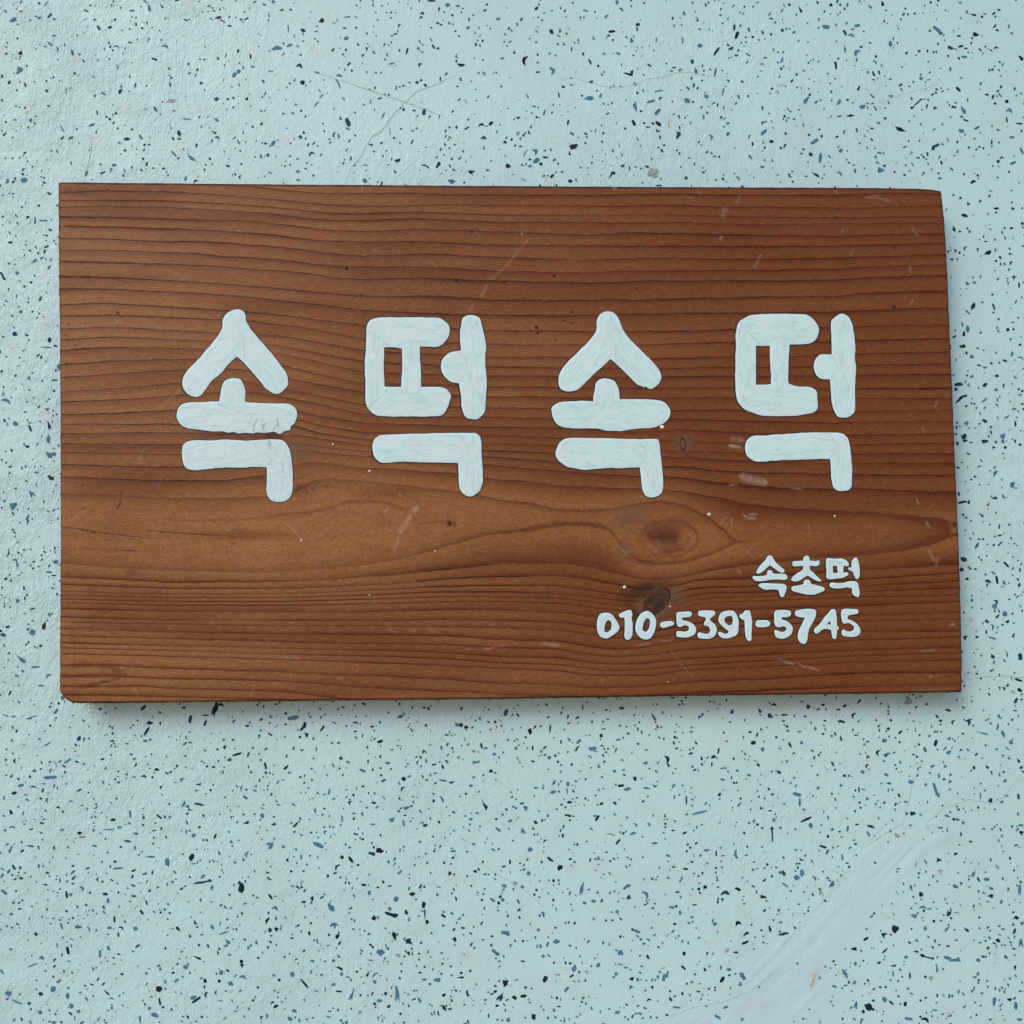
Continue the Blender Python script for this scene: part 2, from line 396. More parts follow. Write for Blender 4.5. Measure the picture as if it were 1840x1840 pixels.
TILES = {   # the larger chips as they lie in the photograph: x, y, length, width (quarter pixels), angle, shape, shade
 (0, 0): [(330,30,60,14,50,1,3),(95,140,50,38,10,4,3),(75,150,30,10,70,3,3),(358,112,48,16,45,2,1),(285,128,26,18,0,4,2),(620,77,40,13,-25,2,1),(650,38,18,18,0,0,2),(1072,50,75,26,-80,1,3),(1045,12,40,12,-40,2,3),(1160,42,45,18,-52,1,1),(950,78,40,16,0,4,3),(708,200,42,18,-60,2,1),(790,197,32,18,15,0,0),(610,142,34,10,30,1,3),(978,176,30,16,-80,4,1),(1022,204,22,16,-20,0,0),(1330,142,44,14,-18,1,0),(1573,128,50,20,10,4,0),(1600,150,50,10,-35,2,1),(1768,138,44,20,25,1,2),(1732,140,24,18,0,0,2),(1650,186,36,14,0,4,2),(125,276,18,18,0,0,1),(355,310,56,22,-38,1,3),(325,336,36,10,-15,3,3),(148,382,34,26,60,0,0),(45,385,22,16,0,0,1),(140,500,56,34,50,4,3),(65,592,28,24,50,0,1),(178,606,34,14,-65,4,0),(410,350,50,14,-75,3,3),(520,378,46,18,-80,0,3),(600,438,28,13,-50,0,1),(572,390,20,18,0,0,2),(838,335,46,16,-15,3,3),(1068,290,44,16,70,1,3),(1190,335,54,18,-20,3,3),(900,348,26,10,70,0,3),(1110,426,48,14,-20,2,1),(1212,490,28,18,-60,1,1),(1222,604,46,16,-80,1,0),(1232,560,20,18,0,0,2),(1405,545,44,14,70,1,3),(1445,600,30,22,10,4,2),(1622,405,40,16,65,1,3),(1685,540,44,24,60,2,3),(1715,515,36,26,50,0,3),(1605,580,36,12,70,1,3),(1802,406,36,14,-85,2,0),(865,655,46,26,55,0,1),(745,673,40,14,-30,2,3),(682,688,22,14,70,0,2),(1556,712,36,28,15,0,2),(1775,712,26,20,40,0,0),(1637,713,20,18,0,0,0),(1117,785,44,16,-55,0,1),(1232,728,66,28,5,4,4),(1342,856,66,9,-5,2,3),(1550,858,54,22,-32,1,3),(788,856,28,16,-65,0,0),(765,840,20,16,0,0,2),(660,898,46,18,30,4,3),(446,925,56,11,-60,2,3),(190,805,26,20,60,4,6),(833,815,22,18,0,0,2),(1287,958,44,26,-75,0,1),(1287,998,26,18,0,0,1),(1228,915,32,16,-75,1,3),(1563,990,44,16,-20,3,1),(1522,1015,34,17,60,1,3),(1012,985,46,16,-50,2,3),(912,1000,48,26,5,0,1),(1244,996,32,14,-55,0,1),(1412,1048,38,20,80,1,1),(1680,995,40,14,40,1,3),(1712,1015,50,16,-65,1,3),(1250,1105,54,16,-52,2,3),(1378,1138,56,26,-35,4,3),(1402,1150,30,20,-40,4,6),(898,1081,24,20,0,0,2),(1035,1078,26,14,50,0,2),(1055,1180,36,13,65,2,0),(820,1187,34,22,10,0,3),(796,1228,44,24,65,1,3),(620,1245,40,18,75,2,2),(738,1242,42,14,25,2,1),(510,1172,30,10,-80,0,0),(175,1295,52,42,20,4,3),(52,1300,32,24,60,4,3),(1405,1302,40,16,20,3,0),(1725,1272,34,14,70,3,0),(1638,1193,34,16,-30,0,1),(1470,1220,24,14,-60,0,1),(150,12,30,16,60,0,3),(248,885,20,13,0,0,2),(104,861,26,13,0,0,3),(722,1182,20,16,0,0,2)],
 (460, 0): [(90,105,46,11,-72,1,1),(472,148,44,32,55,4,0),(338,218,38,24,-20,0,1),(432,227,34,8,0,0,1),(250,70,20,18,0,0,1),(125,10,30,20,50,4,3),(655,122,50,10,6,2,3),(718,122,30,10,-35,0,3),(650,275,40,30,20,0,3),(145,347,70,30,2,4,3),(240,326,44,18,20,2,3),(735,320,28,16,-40,4,2),(232,205,60,7,-85,2,1),(312,473,50,22,-15,3,1),(440,522,40,12,-15,2,2),(598,545,50,16,-10,3,3),(590,600,90,13,-62,3,3),(335,593,38,34,0,0,0),(52,585,34,14,-50,0,1),(277,577,34,12,80,0,3),(1085,370,58,20,75,1,0),(1475,468,54,24,-8,4,0),(975,457,44,12,15,2,3),(1195,97,30,20,0,0,2),(1377,36,36,32,0,0,3),(1412,111,22,16,-40,0,0),(1330,178,22,16,30,4,0),(1645,76,30,14,20,0,1),(1740,138,36,20,0,4,3),(1532,140,26,14,75,0,2),(1262,6,60,14,0,2,1),(1580,320,26,14,85,2,0),(1275,335,36,14,-60,2,1),(1325,567,34,13,-85,2,1),(1158,592,30,22,-30,4,1),(1187,576,22,18,0,0,1),(1217,612,28,18,-30,4,1),(855,635,26,18,80,1,1),(1060,616,20,17,0,0,1),(1008,630,36,12,85,2,3),(628,710,32,14,-50,3,3),(470,690,38,12,45,2,3),(435,750,60,12,50,3,3),(822,730,34,11,85,2,3),(888,708,36,12,20,2,1),(265,815,32,14,-15,0,3),(325,797,16,16,0,0,1),(1210,803,42,28,80,4,1),(660,880,72,34,-72,0,1),(660,925,44,14,-10,4,3),(40,890,24,18,30,0,1),(1620,898,48,20,8,3,0),(1688,887,40,26,40,0,0),(1515,922,40,14,30,2,1),(1635,992,40,24,0,4,2),(1362,942,28,16,-75,0,3),(915,830,56,14,70,4,3),(320,985,38,24,-15,4,1),(357,997,22,12,-75,0,2),(124,1030,44,26,50,2,3),(68,1032,24,16,0,0,1),(35,1120,38,22,-80,1,3),(86,1115,28,22,60,0,2),(375,1042,28,14,70,2,2),(400,1105,50,20,20,3,2),(560,970,44,14,80,3,1),(592,980,40,12,-80,3,2),(650,1080,28,9,45,2,2),(682,1140,34,12,70,2,2),(785,1187,34,10,0,2,3),(825,1040,34,16,-10,0,2),(902,1028,24,16,30,0,2),(992,992,22,18,0,0,2),(848,1090,20,14,0,0,2),(1122,1020,36,12,60,2,2),(1020,1155,40,24,10,4,1),(1220,1195,66,14,-25,3,1),(1310,1185,46,26,60,4,0),(1000,1235,30,11,-45,2,2),(1548,1240,32,32,60,3,0),(1810,1193,42,34,10,4,0),(1788,1023,26,24,0,0,1),(1405,1305,60,28,-10,4,3),(302,1232,30,18,0,4,3),(300,1295,28,18,0,4,3),(780,1300,30,30,80,4,3),(1465,1137,30,12,40,2,2),(1665,1225,28,16,0,4,2),(1358,1038,24,15,-70,0,2),(960,930,90,10,-80,1,4)],
 (920, 0): [(175,62,34,20,50,0,0),(755,18,30,28,-60,0,3),(950,22,20,18,0,0,2),(528,78,44,11,-10,2,3),(678,120,38,18,45,0,3),(905,178,32,24,15,0,0),(282,228,40,28,-60,0,0),(178,228,34,10,-45,2,3),(37,176,28,20,-80,0,3),(717,227,50,20,8,2,0),(585,272,38,18,-75,1,3),(858,290,30,30,30,4,3),(90,435,72,26,75,3,0),(290,510,60,26,-70,3,3),(185,520,30,13,10,2,0),(560,445,44,16,-60,4,1),(428,355,34,12,85,2,2),(764,385,34,18,-15,0,3),(830,532,76,26,-15,1,0),(860,522,34,22,60,4,0),(568,590,30,22,30,4,1),(368,626,24,20,0,0,0),(108,690,44,16,-60,1,3),(336,686,36,12,-85,2,0),(555,708,68,28,10,4,3),(637,688,36,22,70,0,3),(503,690,18,18,0,0,0),(900,670,20,22,0,0,0),(1055,654,64,12,10,2,3),(998,730,64,17,14,2,3),(1065,708,34,14,45,3,1),(885,765,70,26,-80,4,3),(1046,805,56,26,55,2,3),(928,800,20,18,0,0,0),(875,884,46,22,-62,2,0),(1050,888,48,26,-35,2,0),(950,886,18,16,0,0,0),(976,914,34,10,5,2,1),(1260,724,48,32,-30,0,3),(1397,692,32,26,-60,4,3),(1350,328,38,28,0,0,3),(1037,286,34,14,85,0,3),(1225,290,50,12,-85,2,3),(1237,96,36,18,-55,0,3),(1500,70,28,14,70,1,1),(1597,198,48,17,85,0,0),(1615,255,58,26,70,2,0),(1702,215,36,20,-50,4,3),(1470,370,74,16,55,2,0),(1573,350,40,20,25,2,2),(1612,400,28,16,10,0,2),(1695,393,40,12,-35,2,3),(1687,450,34,16,40,1,3),(1295,443,36,24,-80,0,2),(1460,520,60,17,80,2,3),(1322,510,50,20,-75,4,3),(1210,505,36,18,45,3,3),(987,470,34,16,-30,2,1),(1163,486,28,14,0,0,1),(1145,512,24,16,0,0,3),(1518,658,62,14,72,4,3),(1810,952,60,26,42,0,3),(1552,962,32,20,60,4,2),(1552,886,26,18,0,0,3),(1195,968,52,32,80,4,1),(1063,987,36,14,-85,0,1),(1432,985,46,20,-70,3,3),(1343,1022,24,11,50,0,0),(900,998,38,12,-60,1,1),(770,1040,48,12,-82,1,3),(725,1085,30,13,-80,0,2),(788,1113,30,12,-60,2,3),(443,1058,60,44,5,4,0),(430,962,30,20,-50,4,3),(42,960,30,16,60,2,3),(60,998,26,15,-80,0,3),(95,958,24,12,45,0,3),(95,1100,56,14,60,4,4),(168,1090,44,26,-60,3,3),(238,1132,40,16,-8,2,1),(175,1155,54,28,35,2,3),(128,1195,30,18,20,0,3),(207,1180,26,24,0,0,1),(75,1188,30,12,-40,2,3),(278,1078,30,16,-60,4,2),(418,1303,34,28,0,0,0),(288,1266,36,20,40,2,0),(226,1266,26,17,30,0,3),(712,1258,60,22,60,1,1),(730,1245,30,22,-30,0,1),(795,1193,32,22,20,0,2),(845,1210,34,10,85,2,1),(1015,1250,84,64,-15,4,4),(1022,1222,34,30,70,4,5),(1252,1280,28,24,0,0,2),(1515,1286,28,18,-40,0,2),(1800,1200,30,20,20,4,3),(232,810,50,12,78,0,2),(288,810,22,12,40,0,2),(1282,888,34,14,80,1,3),(1820,415,30,12,0,0,2),(1800,462,34,22,20,4,4),(1130,890,70,18,80,3,6),(688,818,30,12,30,2,2)],
 (1380, 0): [(230,68,52,24,-62,1,0),(452,36,24,24,0,0,0),(518,36,20,18,30,0,0),(153,34,22,20,0,0,0),(570,36,32,18,85,0,3),(822,24,44,28,-70,1,0),(735,50,34,18,-40,0,3),(100,76,30,12,60,2,3),(114,40,40,14,-60,4,4),(415,194,54,28,-12,2,3),(640,185,46,24,12,0,3),(552,235,42,20,-58,2,1),(598,255,50,18,-15,3,3),(608,210,30,10,20,2,1),(22,247,20,20,0,0,1),(102,218,28,22,-40,4,1),(880,315,48,24,-85,0,3),(1215,212,74,26,-40,2,3),(1242,240,26,22,0,0,1),(1490,250,42,32,-20,4,0),(1475,106,48,18,-18,1,1),(1555,101,30,12,0,1,1),(1630,188,36,12,50,2,0),(1660,72,32,15,-10,0,2),(1732,190,34,14,75,0,3),(552,348,64,18,-84,1,3),(637,380,60,26,60,3,3),(734,308,24,12,-30,0,1),(486,470,58,18,-82,2,0),(100,433,42,15,68,2,3),(768,445,36,13,-35,2,3),(758,530,42,15,-68,2,1),(815,472,28,11,-65,0,2),(650,636,40,15,62,2,1),(758,576,34,10,-20,3,1),(1100,562,26,28,40,4,3),(1153,574,28,11,0,0,3),(1368,642,46,22,-50,2,0),(1312,345,46,26,-30,4,1),(1385,332,40,16,15,2,0),(1410,408,44,17,-5,2,3),(1345,352,44,12,-20,2,4),(1820,420,48,22,-50,4,0),(1688,464,30,14,50,0,3),(1530,600,28,14,50,0,2),(1572,682,34,14,-20,3,0),(1667,684,34,10,-50,2,1),(1715,728,28,28,0,0,0),(1630,745,22,17,0,0,0),(1735,795,50,24,-22,3,3),(1715,862,40,12,-82,2,0),(1805,890,60,12,-8,4,0),(1675,625,26,18,60,0,2),(68,664,36,14,-50,3,4),(82,612,70,18,0,4,5),(275,722,60,24,60,4,3),(508,735,60,26,60,4,3),(676,770,40,32,0,0,3),(690,762,20,16,0,0,0),(748,690,36,18,-40,4,3),(866,738,34,14,-60,0,3),(1062,750,96,14,42,1,0),(1035,775,30,18,10,0,0),(1100,716,24,12,0,0,0),(1140,768,42,16,75,1,0),(1032,710,26,12,-70,2,1),(1200,778,32,18,30,3,1),(1150,720,20,15,0,0,2),(1400,790,68,34,-62,1,3),(1422,866,42,12,-25,2,0),(1385,940,40,30,5,4,3),(513,836,34,11,12,2,1),(590,832,52,18,8,4,0),(145,850,18,18,0,0,3),(775,786,18,18,0,0,1),(950,930,92,26,-18,4,0),(335,1018,66,26,35,2,3),(24,1018,34,22,0,0,0),(120,1048,34,16,50,0,1),(294,970,20,18,0,0,2),(495,984,28,12,35,2,0),(375,1135,80,24,82,0,3),(305,1112,32,28,70,4,0),(523,1083,36,26,40,0,3),(254,1074,20,16,0,0,1),(338,1253,68,22,-32,1,0),(515,1248,54,15,-45,3,3),(625,1228,34,18,-85,0,3),(805,1222,50,40,0,4,3),(836,1192,22,20,0,0,1),(800,1100,36,14,-10,2,3),(785,1170,34,12,-30,2,3),(770,1130,30,16,-50,3,3),(1205,1050,54,22,30,4,1),(1185,1068,30,22,50,4,2),(1150,1178,26,11,-60,0,2),(1318,1214,36,12,-45,2,2),(1472,1305,40,26,20,4,0),(1252,895,18,16,0,0,3),(1098,893,20,24,0,4,3),(1118,1130,20,18,0,0,1),(1545,1065,20,18,0,0,2),(1518,1056,20,16,0,0,2),(1750,987,38,16,8,2,3),(1822,1085,52,18,-65,2,3),(1760,1172,48,14,25,2,1),(1652,1160,22,22,0,4,1),(1500,920,40,14,30,2,1),(1235,1282,28,14,0,0,2),(548,950,42,14,70,3,3),(403,1195,20,11,30,0,2),(1360,1090,26,16,60,4,2)],
 (1640, 330): [(342,103,22,18,0,0,1),(552,89,26,16,65,0,1),(372,230,48,24,-20,0,0),(294,322,46,26,-80,1,0),(338,345,20,16,0,0,1),(597,178,44,22,3,1,0),(599,209,20,16,0,0,1),(718,182,24,20,20,4,1),(787,288,22,22,0,0,1),(240,190,34,16,60,1,3),(642,352,30,16,-75,0,3),(508,382,22,12,80,2,0),(256,490,28,14,50,3,2),(305,483,30,14,-60,3,1),(335,497,20,16,40,0,1),(375,465,40,14,60,3,1),(465,478,32,18,85,1,2),(535,500,62,34,22,1,0),(699,507,30,17,-10,0,3),(280,545,26,18,0,4,1),(318,545,24,12,-60,3,3),(485,672,30,12,65,1,1),(443,712,28,20,-40,0,3),(610,687,24,12,55,2,0),(722,676,32,20,-50,3,1),(682,712,38,12,-70,3,3),(763,730,42,14,-85,2,0),(433,885,60,28,62,4,1),(395,925,40,12,-45,2,1),(580,885,54,14,-68,2,0),(580,926,18,15,0,0,1),(572,797,20,18,0,0,1),(355,1010,34,16,-70,1,1),(396,1045,50,26,-85,0,3),(368,1080,34,24,-85,4,0),(356,1170,46,28,0,4,0),(300,1100,32,16,30,2,1),(682,1050,26,24,0,0,0),(725,1048,20,20,0,4,0),(425,1243,32,28,10,0,3),(466,1184,26,15,-30,0,3),(715,1222,32,26,80,4,3),(662,1272,38,15,-20,2,0),(622,1286,20,14,40,0,1),(775,1252,48,13,-20,3,3),(605,1382,30,22,0,0,1),(425,1386,34,18,25,0,3),(564,1292,22,18,0,0,1),(515,1322,26,18,0,4,3),(328,1444,60,24,5,4,1),(310,1478,26,22,40,0,1),(518,1450,38,26,20,4,0),(600,1482,26,22,0,0,3),(654,1448,34,14,80,4,1),(330,1556,88,26,42,1,0),(375,1527,34,18,10,2,1),(515,1556,46,15,38,2,3),(458,1612,18,16,0,0,1),(605,1592,34,12,-45,3,3),(730,1620,36,17,0,2,3),(517,1706,42,22,-35,2,1),(562,1749,22,20,0,0,3),(383,1722,34,28,0,4,3),(738,1726,42,14,-85,2,0),(672,1680,60,14,30,4,3),(370,1815,48,38,20,4,1),(650,1812,38,34,50,4,3),(762,1478,24,14,0,0,1),(770,1158,22,18,0,0,1),(718,998,24,14,0,0,3),(310,1800,20,18,0,0,0),(740,850,34,10,60,0,1)],
 (1640, 790): [(320,26,30,22,-70,0,1),(375,10,36,20,20,4,1),(418,20,28,12,0,0,2),(515,13,52,26,10,4,1),(648,12,30,22,-60,2,3),(582,58,28,16,30,3,1),(665,56,24,22,0,0,1),(770,36,22,22,0,0,1),(398,101,30,16,-20,0,2),(494,152,30,13,-45,0,3),(478,192,30,11,20,2,3),(325,200,24,20,0,4,1),(592,242,44,28,60,4,3),(447,266,24,16,0,0,1),(717,325,44,32,60,0,3),(740,348,32,9,0,2,1),(592,420,36,20,0,4,1),(652,408,36,16,-65,2,3),(332,390,30,18,-80,0,1),(355,450,72,17,12,2,0),(403,450,28,20,80,0,0),(490,540,52,18,-40,1,1),(543,466,30,13,45,0,2),(362,540,22,15,30,0,1),(622,625,34,14,80,2,1),(460,762,40,22,50,4,2),(468,752,26,13,80,0,1),(582,758,20,18,0,0,0),(628,748,46,11,42,2,1),(365,860,46,32,-20,0,1),(352,934,32,30,0,0,0),(405,920,38,22,-45,1,2),(450,930,24,15,0,0,2),(672,898,52,17,-45,2,0),(770,936,30,14,-85,2,1),(580,958,40,14,-30,2,3),(604,1008,60,18,-82,2,0),(540,1018,40,24,-10,4,1),(535,1045,34,12,60,3,1),(655,1026,34,24,-60,4,3),(765,1048,34,22,60,4,1),(391,1001,28,20,0,0,0),(598,1165,40,20,-60,3,1),(586,1197,44,34,-25,0,3),(662,1252,40,38,0,0,3),(608,1270,38,15,45,2,0),(532,1307,34,24,-30,0,2),(677,1308,38,24,3,1,0),(528,1382,30,15,-85,0,1),(572,1345,46,14,-75,3,2),(570,1425,58,13,-18,2,3),(460,1418,26,18,5,0,1),(378,1422,36,22,70,3,0),(722,1408,30,18,70,4,1),(772,1560,52,30,-85,2,1),(575,1558,40,26,-60,4,1),(658,1588,26,12,-50,0,2),(678,1545,34,12,-80,2,2),(568,1658,44,13,30,4,1),(460,1682,24,14,-20,0,1),(760,1728,60,17,-20,2,0),(680,1768,28,18,50,4,1),(655,1788,28,18,-50,3,0),(768,1800,40,24,-35,0,0),(420,1295,40,22,60,4,5),(366,1243,20,13,0,0,1),(505,1140,50,26,50,4,5),(500,665,10,6,0,0,5)],
 (0, 1250): [(137,46,24,14,-70,0,3),(245,62,20,9,80,0,1),(360,80,24,14,0,0,2),(402,113,50,18,50,2,3),(208,163,48,22,12,1,3),(245,150,50,8,15,2,3),(98,149,36,16,8,0,3),(48,144,28,9,0,0,1),(362,215,24,14,-60,0,0),(450,15,24,34,0,0,3),(600,178,28,14,-35,0,3),(722,95,30,15,40,0,1),(1030,88,52,20,40,2,0),(1150,120,30,14,-40,0,1),(1322,85,36,16,10,0,0),(1545,98,100,36,75,4,0),(1588,66,46,18,-10,3,0),(1480,141,46,11,0,2,0),(1368,168,60,26,80,2,1),(1475,198,46,18,68,2,1),(1075,196,46,26,15,4,1),(1055,256,74,20,58,2,1),(1152,198,28,15,80,0,1),(1045,325,34,22,0,0,3),(1080,318,22,14,0,4,1),(810,271,20,20,0,0,0),(790,221,20,18,0,0,2),(568,308,38,24,60,0,1),(602,320,42,24,70,1,3),(640,308,22,14,-50,0,1),(545,356,26,14,-60,0,1),(342,348,50,13,28,2,3),(1338,300,28,12,-85,0,1),(1330,345,34,13,45,2,1),(1368,337,32,10,-10,3,1),(1615,370,30,24,80,0,1),(1608,316,26,18,20,0,3),(1705,421,72,18,16,0,0),(1777,216,32,17,0,0,1),(1682,185,34,14,60,3,1),(1650,460,34,20,10,4,1),(1535,513,26,17,10,0,1),(1453,471,20,18,0,0,3),(1786,512,24,11,-85,0,1),(1128,530,34,20,-8,4,0),(1036,580,42,17,-15,3,1),(976,498,26,18,50,0,1),(965,455,26,16,10,0,3),(602,492,26,16,-10,0,3),(485,470,62,17,32,2,3),(455,505,40,18,-30,1,1),(430,473,32,13,25,0,3),(398,490,50,13,-60,3,4),(299,480,26,12,-70,0,1),(352,590,92,28,4,4,3),(360,538,32,22,50,1,3),(292,527,20,15,0,0,1),(248,540,26,18,0,4,2),(133,598,20,16,0,0,0),(148,646,46,22,15,0,3),(240,656,58,11,-10,3,1),(102,700,40,24,14,0,0),(186,714,30,12,-10,0,3),(292,739,30,15,-10,4,2),(510,760,32,12,-8,2,3),(565,683,50,16,28,1,1),(828,600,24,16,70,0,3),(740,620,26,16,-60,4,3),(1308,605,42,18,45,3,3),(1320,780,50,22,60,4,3),(1348,795,28,24,0,4,3),(1430,780,72,15,-12,2,1),(1617,730,24,10,50,0,0),(1735,665,46,12,75,3,3),(1143,870,52,15,-38,2,0),(934,850,54,16,-78,2,3),(809,892,40,28,0,4,0),(728,842,24,9,45,0,3),(685,872,24,12,-40,0,3),(775,962,90,13,2,1,3),(858,948,36,20,30,4,3),(300,918,34,16,-20,4,1),(87,946,48,14,0,3,3),(78,838,38,20,-65,2,0),(167,846,34,12,80,0,3),(570,988,34,20,20,4,0),(445,966,34,16,20,0,3),(1158,955,26,15,80,0,1),(1110,970,34,9,8,2,1),(1390,1005,30,28,0,0,3),(1546,1010,42,14,60,2,0),(1768,915,46,26,25,1,0),(920,1047,52,16,-12,4,1),(210,1081,66,14,-5,1,0),(75,1105,60,18,65,2,3),(48,1072,32,14,35,1,1),(276,1092,34,16,-65,0,3),(1080,1155,70,12,-4,1,3),(1378,1160,50,34,65,0,0),(1195,1185,34,26,70,4,3),(1772,1140,48,18,72,3,3),(680,1080,40,10,-12,2,1),(590,1018,54,8,8,2,1)],
 (460, 1250): [(268,160,84,30,14,2,3),(350,210,50,26,75,4,0),(330,238,40,18,45,2,0),(362,280,44,26,-60,4,1),(472,242,72,19,54,1,0),(22,294,32,20,80,1,1),(102,278,38,15,-35,2,0),(212,207,18,17,0,0,0),(35,172,26,20,60,4,2),(432,390,40,13,80,1,1),(560,195,44,9,-25,3,1),(590,98,16,16,0,0,0),(775,58,34,15,-20,4,0),(1035,152,34,24,20,4,2),(835,223,32,14,15,0,0),(890,192,20,24,0,0,3),(892,330,44,26,15,0,0),(715,196,44,14,-10,3,1),(1118,247,34,12,-50,2,2),(766,288,26,12,80,4,1),(610,450,26,28,-60,0,1),(765,539,50,20,-22,0,3),(945,484,34,20,0,0,3),(216,516,50,17,45,0,0),(68,505,50,16,-80,2,0),(70,552,24,22,0,4,3),(34,462,22,18,-50,0,3),(240,553,26,16,10,0,3),(72,382,26,12,35,2,1),(157,622,32,13,60,2,3),(525,690,44,16,75,2,3),(493,710,28,9,30,2,2),(700,715,18,24,0,2,1),(768,652,26,13,0,0,0),(652,676,24,9,20,0,1),(1062,598,28,36,80,0,0),(1102,580,30,16,20,0,3),(1052,670,44,14,50,3,1),(918,734,34,10,-48,2,3),(1208,405,34,22,20,3,1),(1222,465,42,16,-80,1,3),(1160,482,40,12,80,3,1),(1280,495,36,13,12,0,0),(1342,512,34,17,-60,2,0),(1288,559,28,12,15,0,3),(1228,607,26,12,-5,0,1),(1196,580,30,14,-60,4,0),(1345,610,56,14,-10,2,3),(1405,624,36,17,25,4,1),(1275,758,28,16,70,4,0),(1338,745,50,15,-65,2,3),(1276,706,20,18,0,0,3),(1080,807,46,26,14,0,3),(870,800,32,13,40,2,3),(1180,832,30,11,-52,2,1),(1332,375,34,17,88,0,3),(1410,378,24,22,0,0,3),(1371,282,32,12,5,2,1),(1456,443,22,19,0,0,3),(1525,350,24,15,50,4,3),(1572,480,40,26,20,4,3),(1598,475,24,12,30,2,3),(1714,421,26,24,0,0,3),(1620,360,44,15,-80,2,0),(1648,378,34,20,10,4,3),(1718,360,24,17,70,4,3),(1688,541,24,24,0,4,0),(1720,555,28,12,-5,0,3),(1545,648,28,20,0,0,3),(1640,785,84,20,-65,1,0),(1655,800,30,20,-70,0,0),(1588,845,24,20,0,0,3),(1545,890,32,18,10,4,3),(1505,865,16,16,0,0,0),(1740,962,46,18,-38,2,3),(1825,900,36,20,30,0,3),(1610,940,16,14,0,0,0),(1455,212,62,30,-15,4,3),(1472,212,36,28,0,0,0),(1510,228,32,26,0,0,0),(1795,122,54,32,60,0,2),(1685,244,20,18,0,0,3),(1718,188,20,20,0,0,0),(1812,318,26,18,40,0,3),(1478,95,34,14,55,3,0),(1242,95,20,26,0,4,1),(45,862,30,36,0,0,3),(130,925,36,20,20,4,0),(284,928,52,15,42,2,0),(317,882,28,14,-85,2,3),(619,884,52,12,-88,2,3),(325,1000,30,13,-25,0,3),(100,1065,50,20,5,2,3),(105,1085,44,22,60,4,3),(197,1086,26,22,0,0,3),(448,1073,84,28,-25,2,3),(505,1108,20,9,0,0,3),(618,1158,30,30,0,4,0),(682,1180,52,18,-50,2,0),(672,1092,28,16,10,0,3),(835,1135,46,26,-25,4,1),(888,1115,60,34,5,4,0),(848,1090,18,18,0,0,0),(980,892,44,22,50,4,3),(965,892,26,10,0,2,3),(1060,915,48,16,-82,2,3),(1218,932,34,24,30,4,0),(840,925,34,14,-8,0,3),(1110,905,18,14,0,0,3),(1420,968,30,14,-45,1,3),(1565,1068,26,20,-40,0,3),(1418,1118,38,15,5,2,3),(1410,1097,26,11,5,0,3),(1705,1107,34,13,-30,2,3),(1415,1165,26,15,30,0,0),(1272,1013,20,18,0,0,3),(1360,1022,20,13,-40,0,3),(325,1160,34,15,-80,2,3),(555,945,16,14,0,0,1),(490,945,20,13,0,0,1),(1145,820,5,5,0,0,5)],
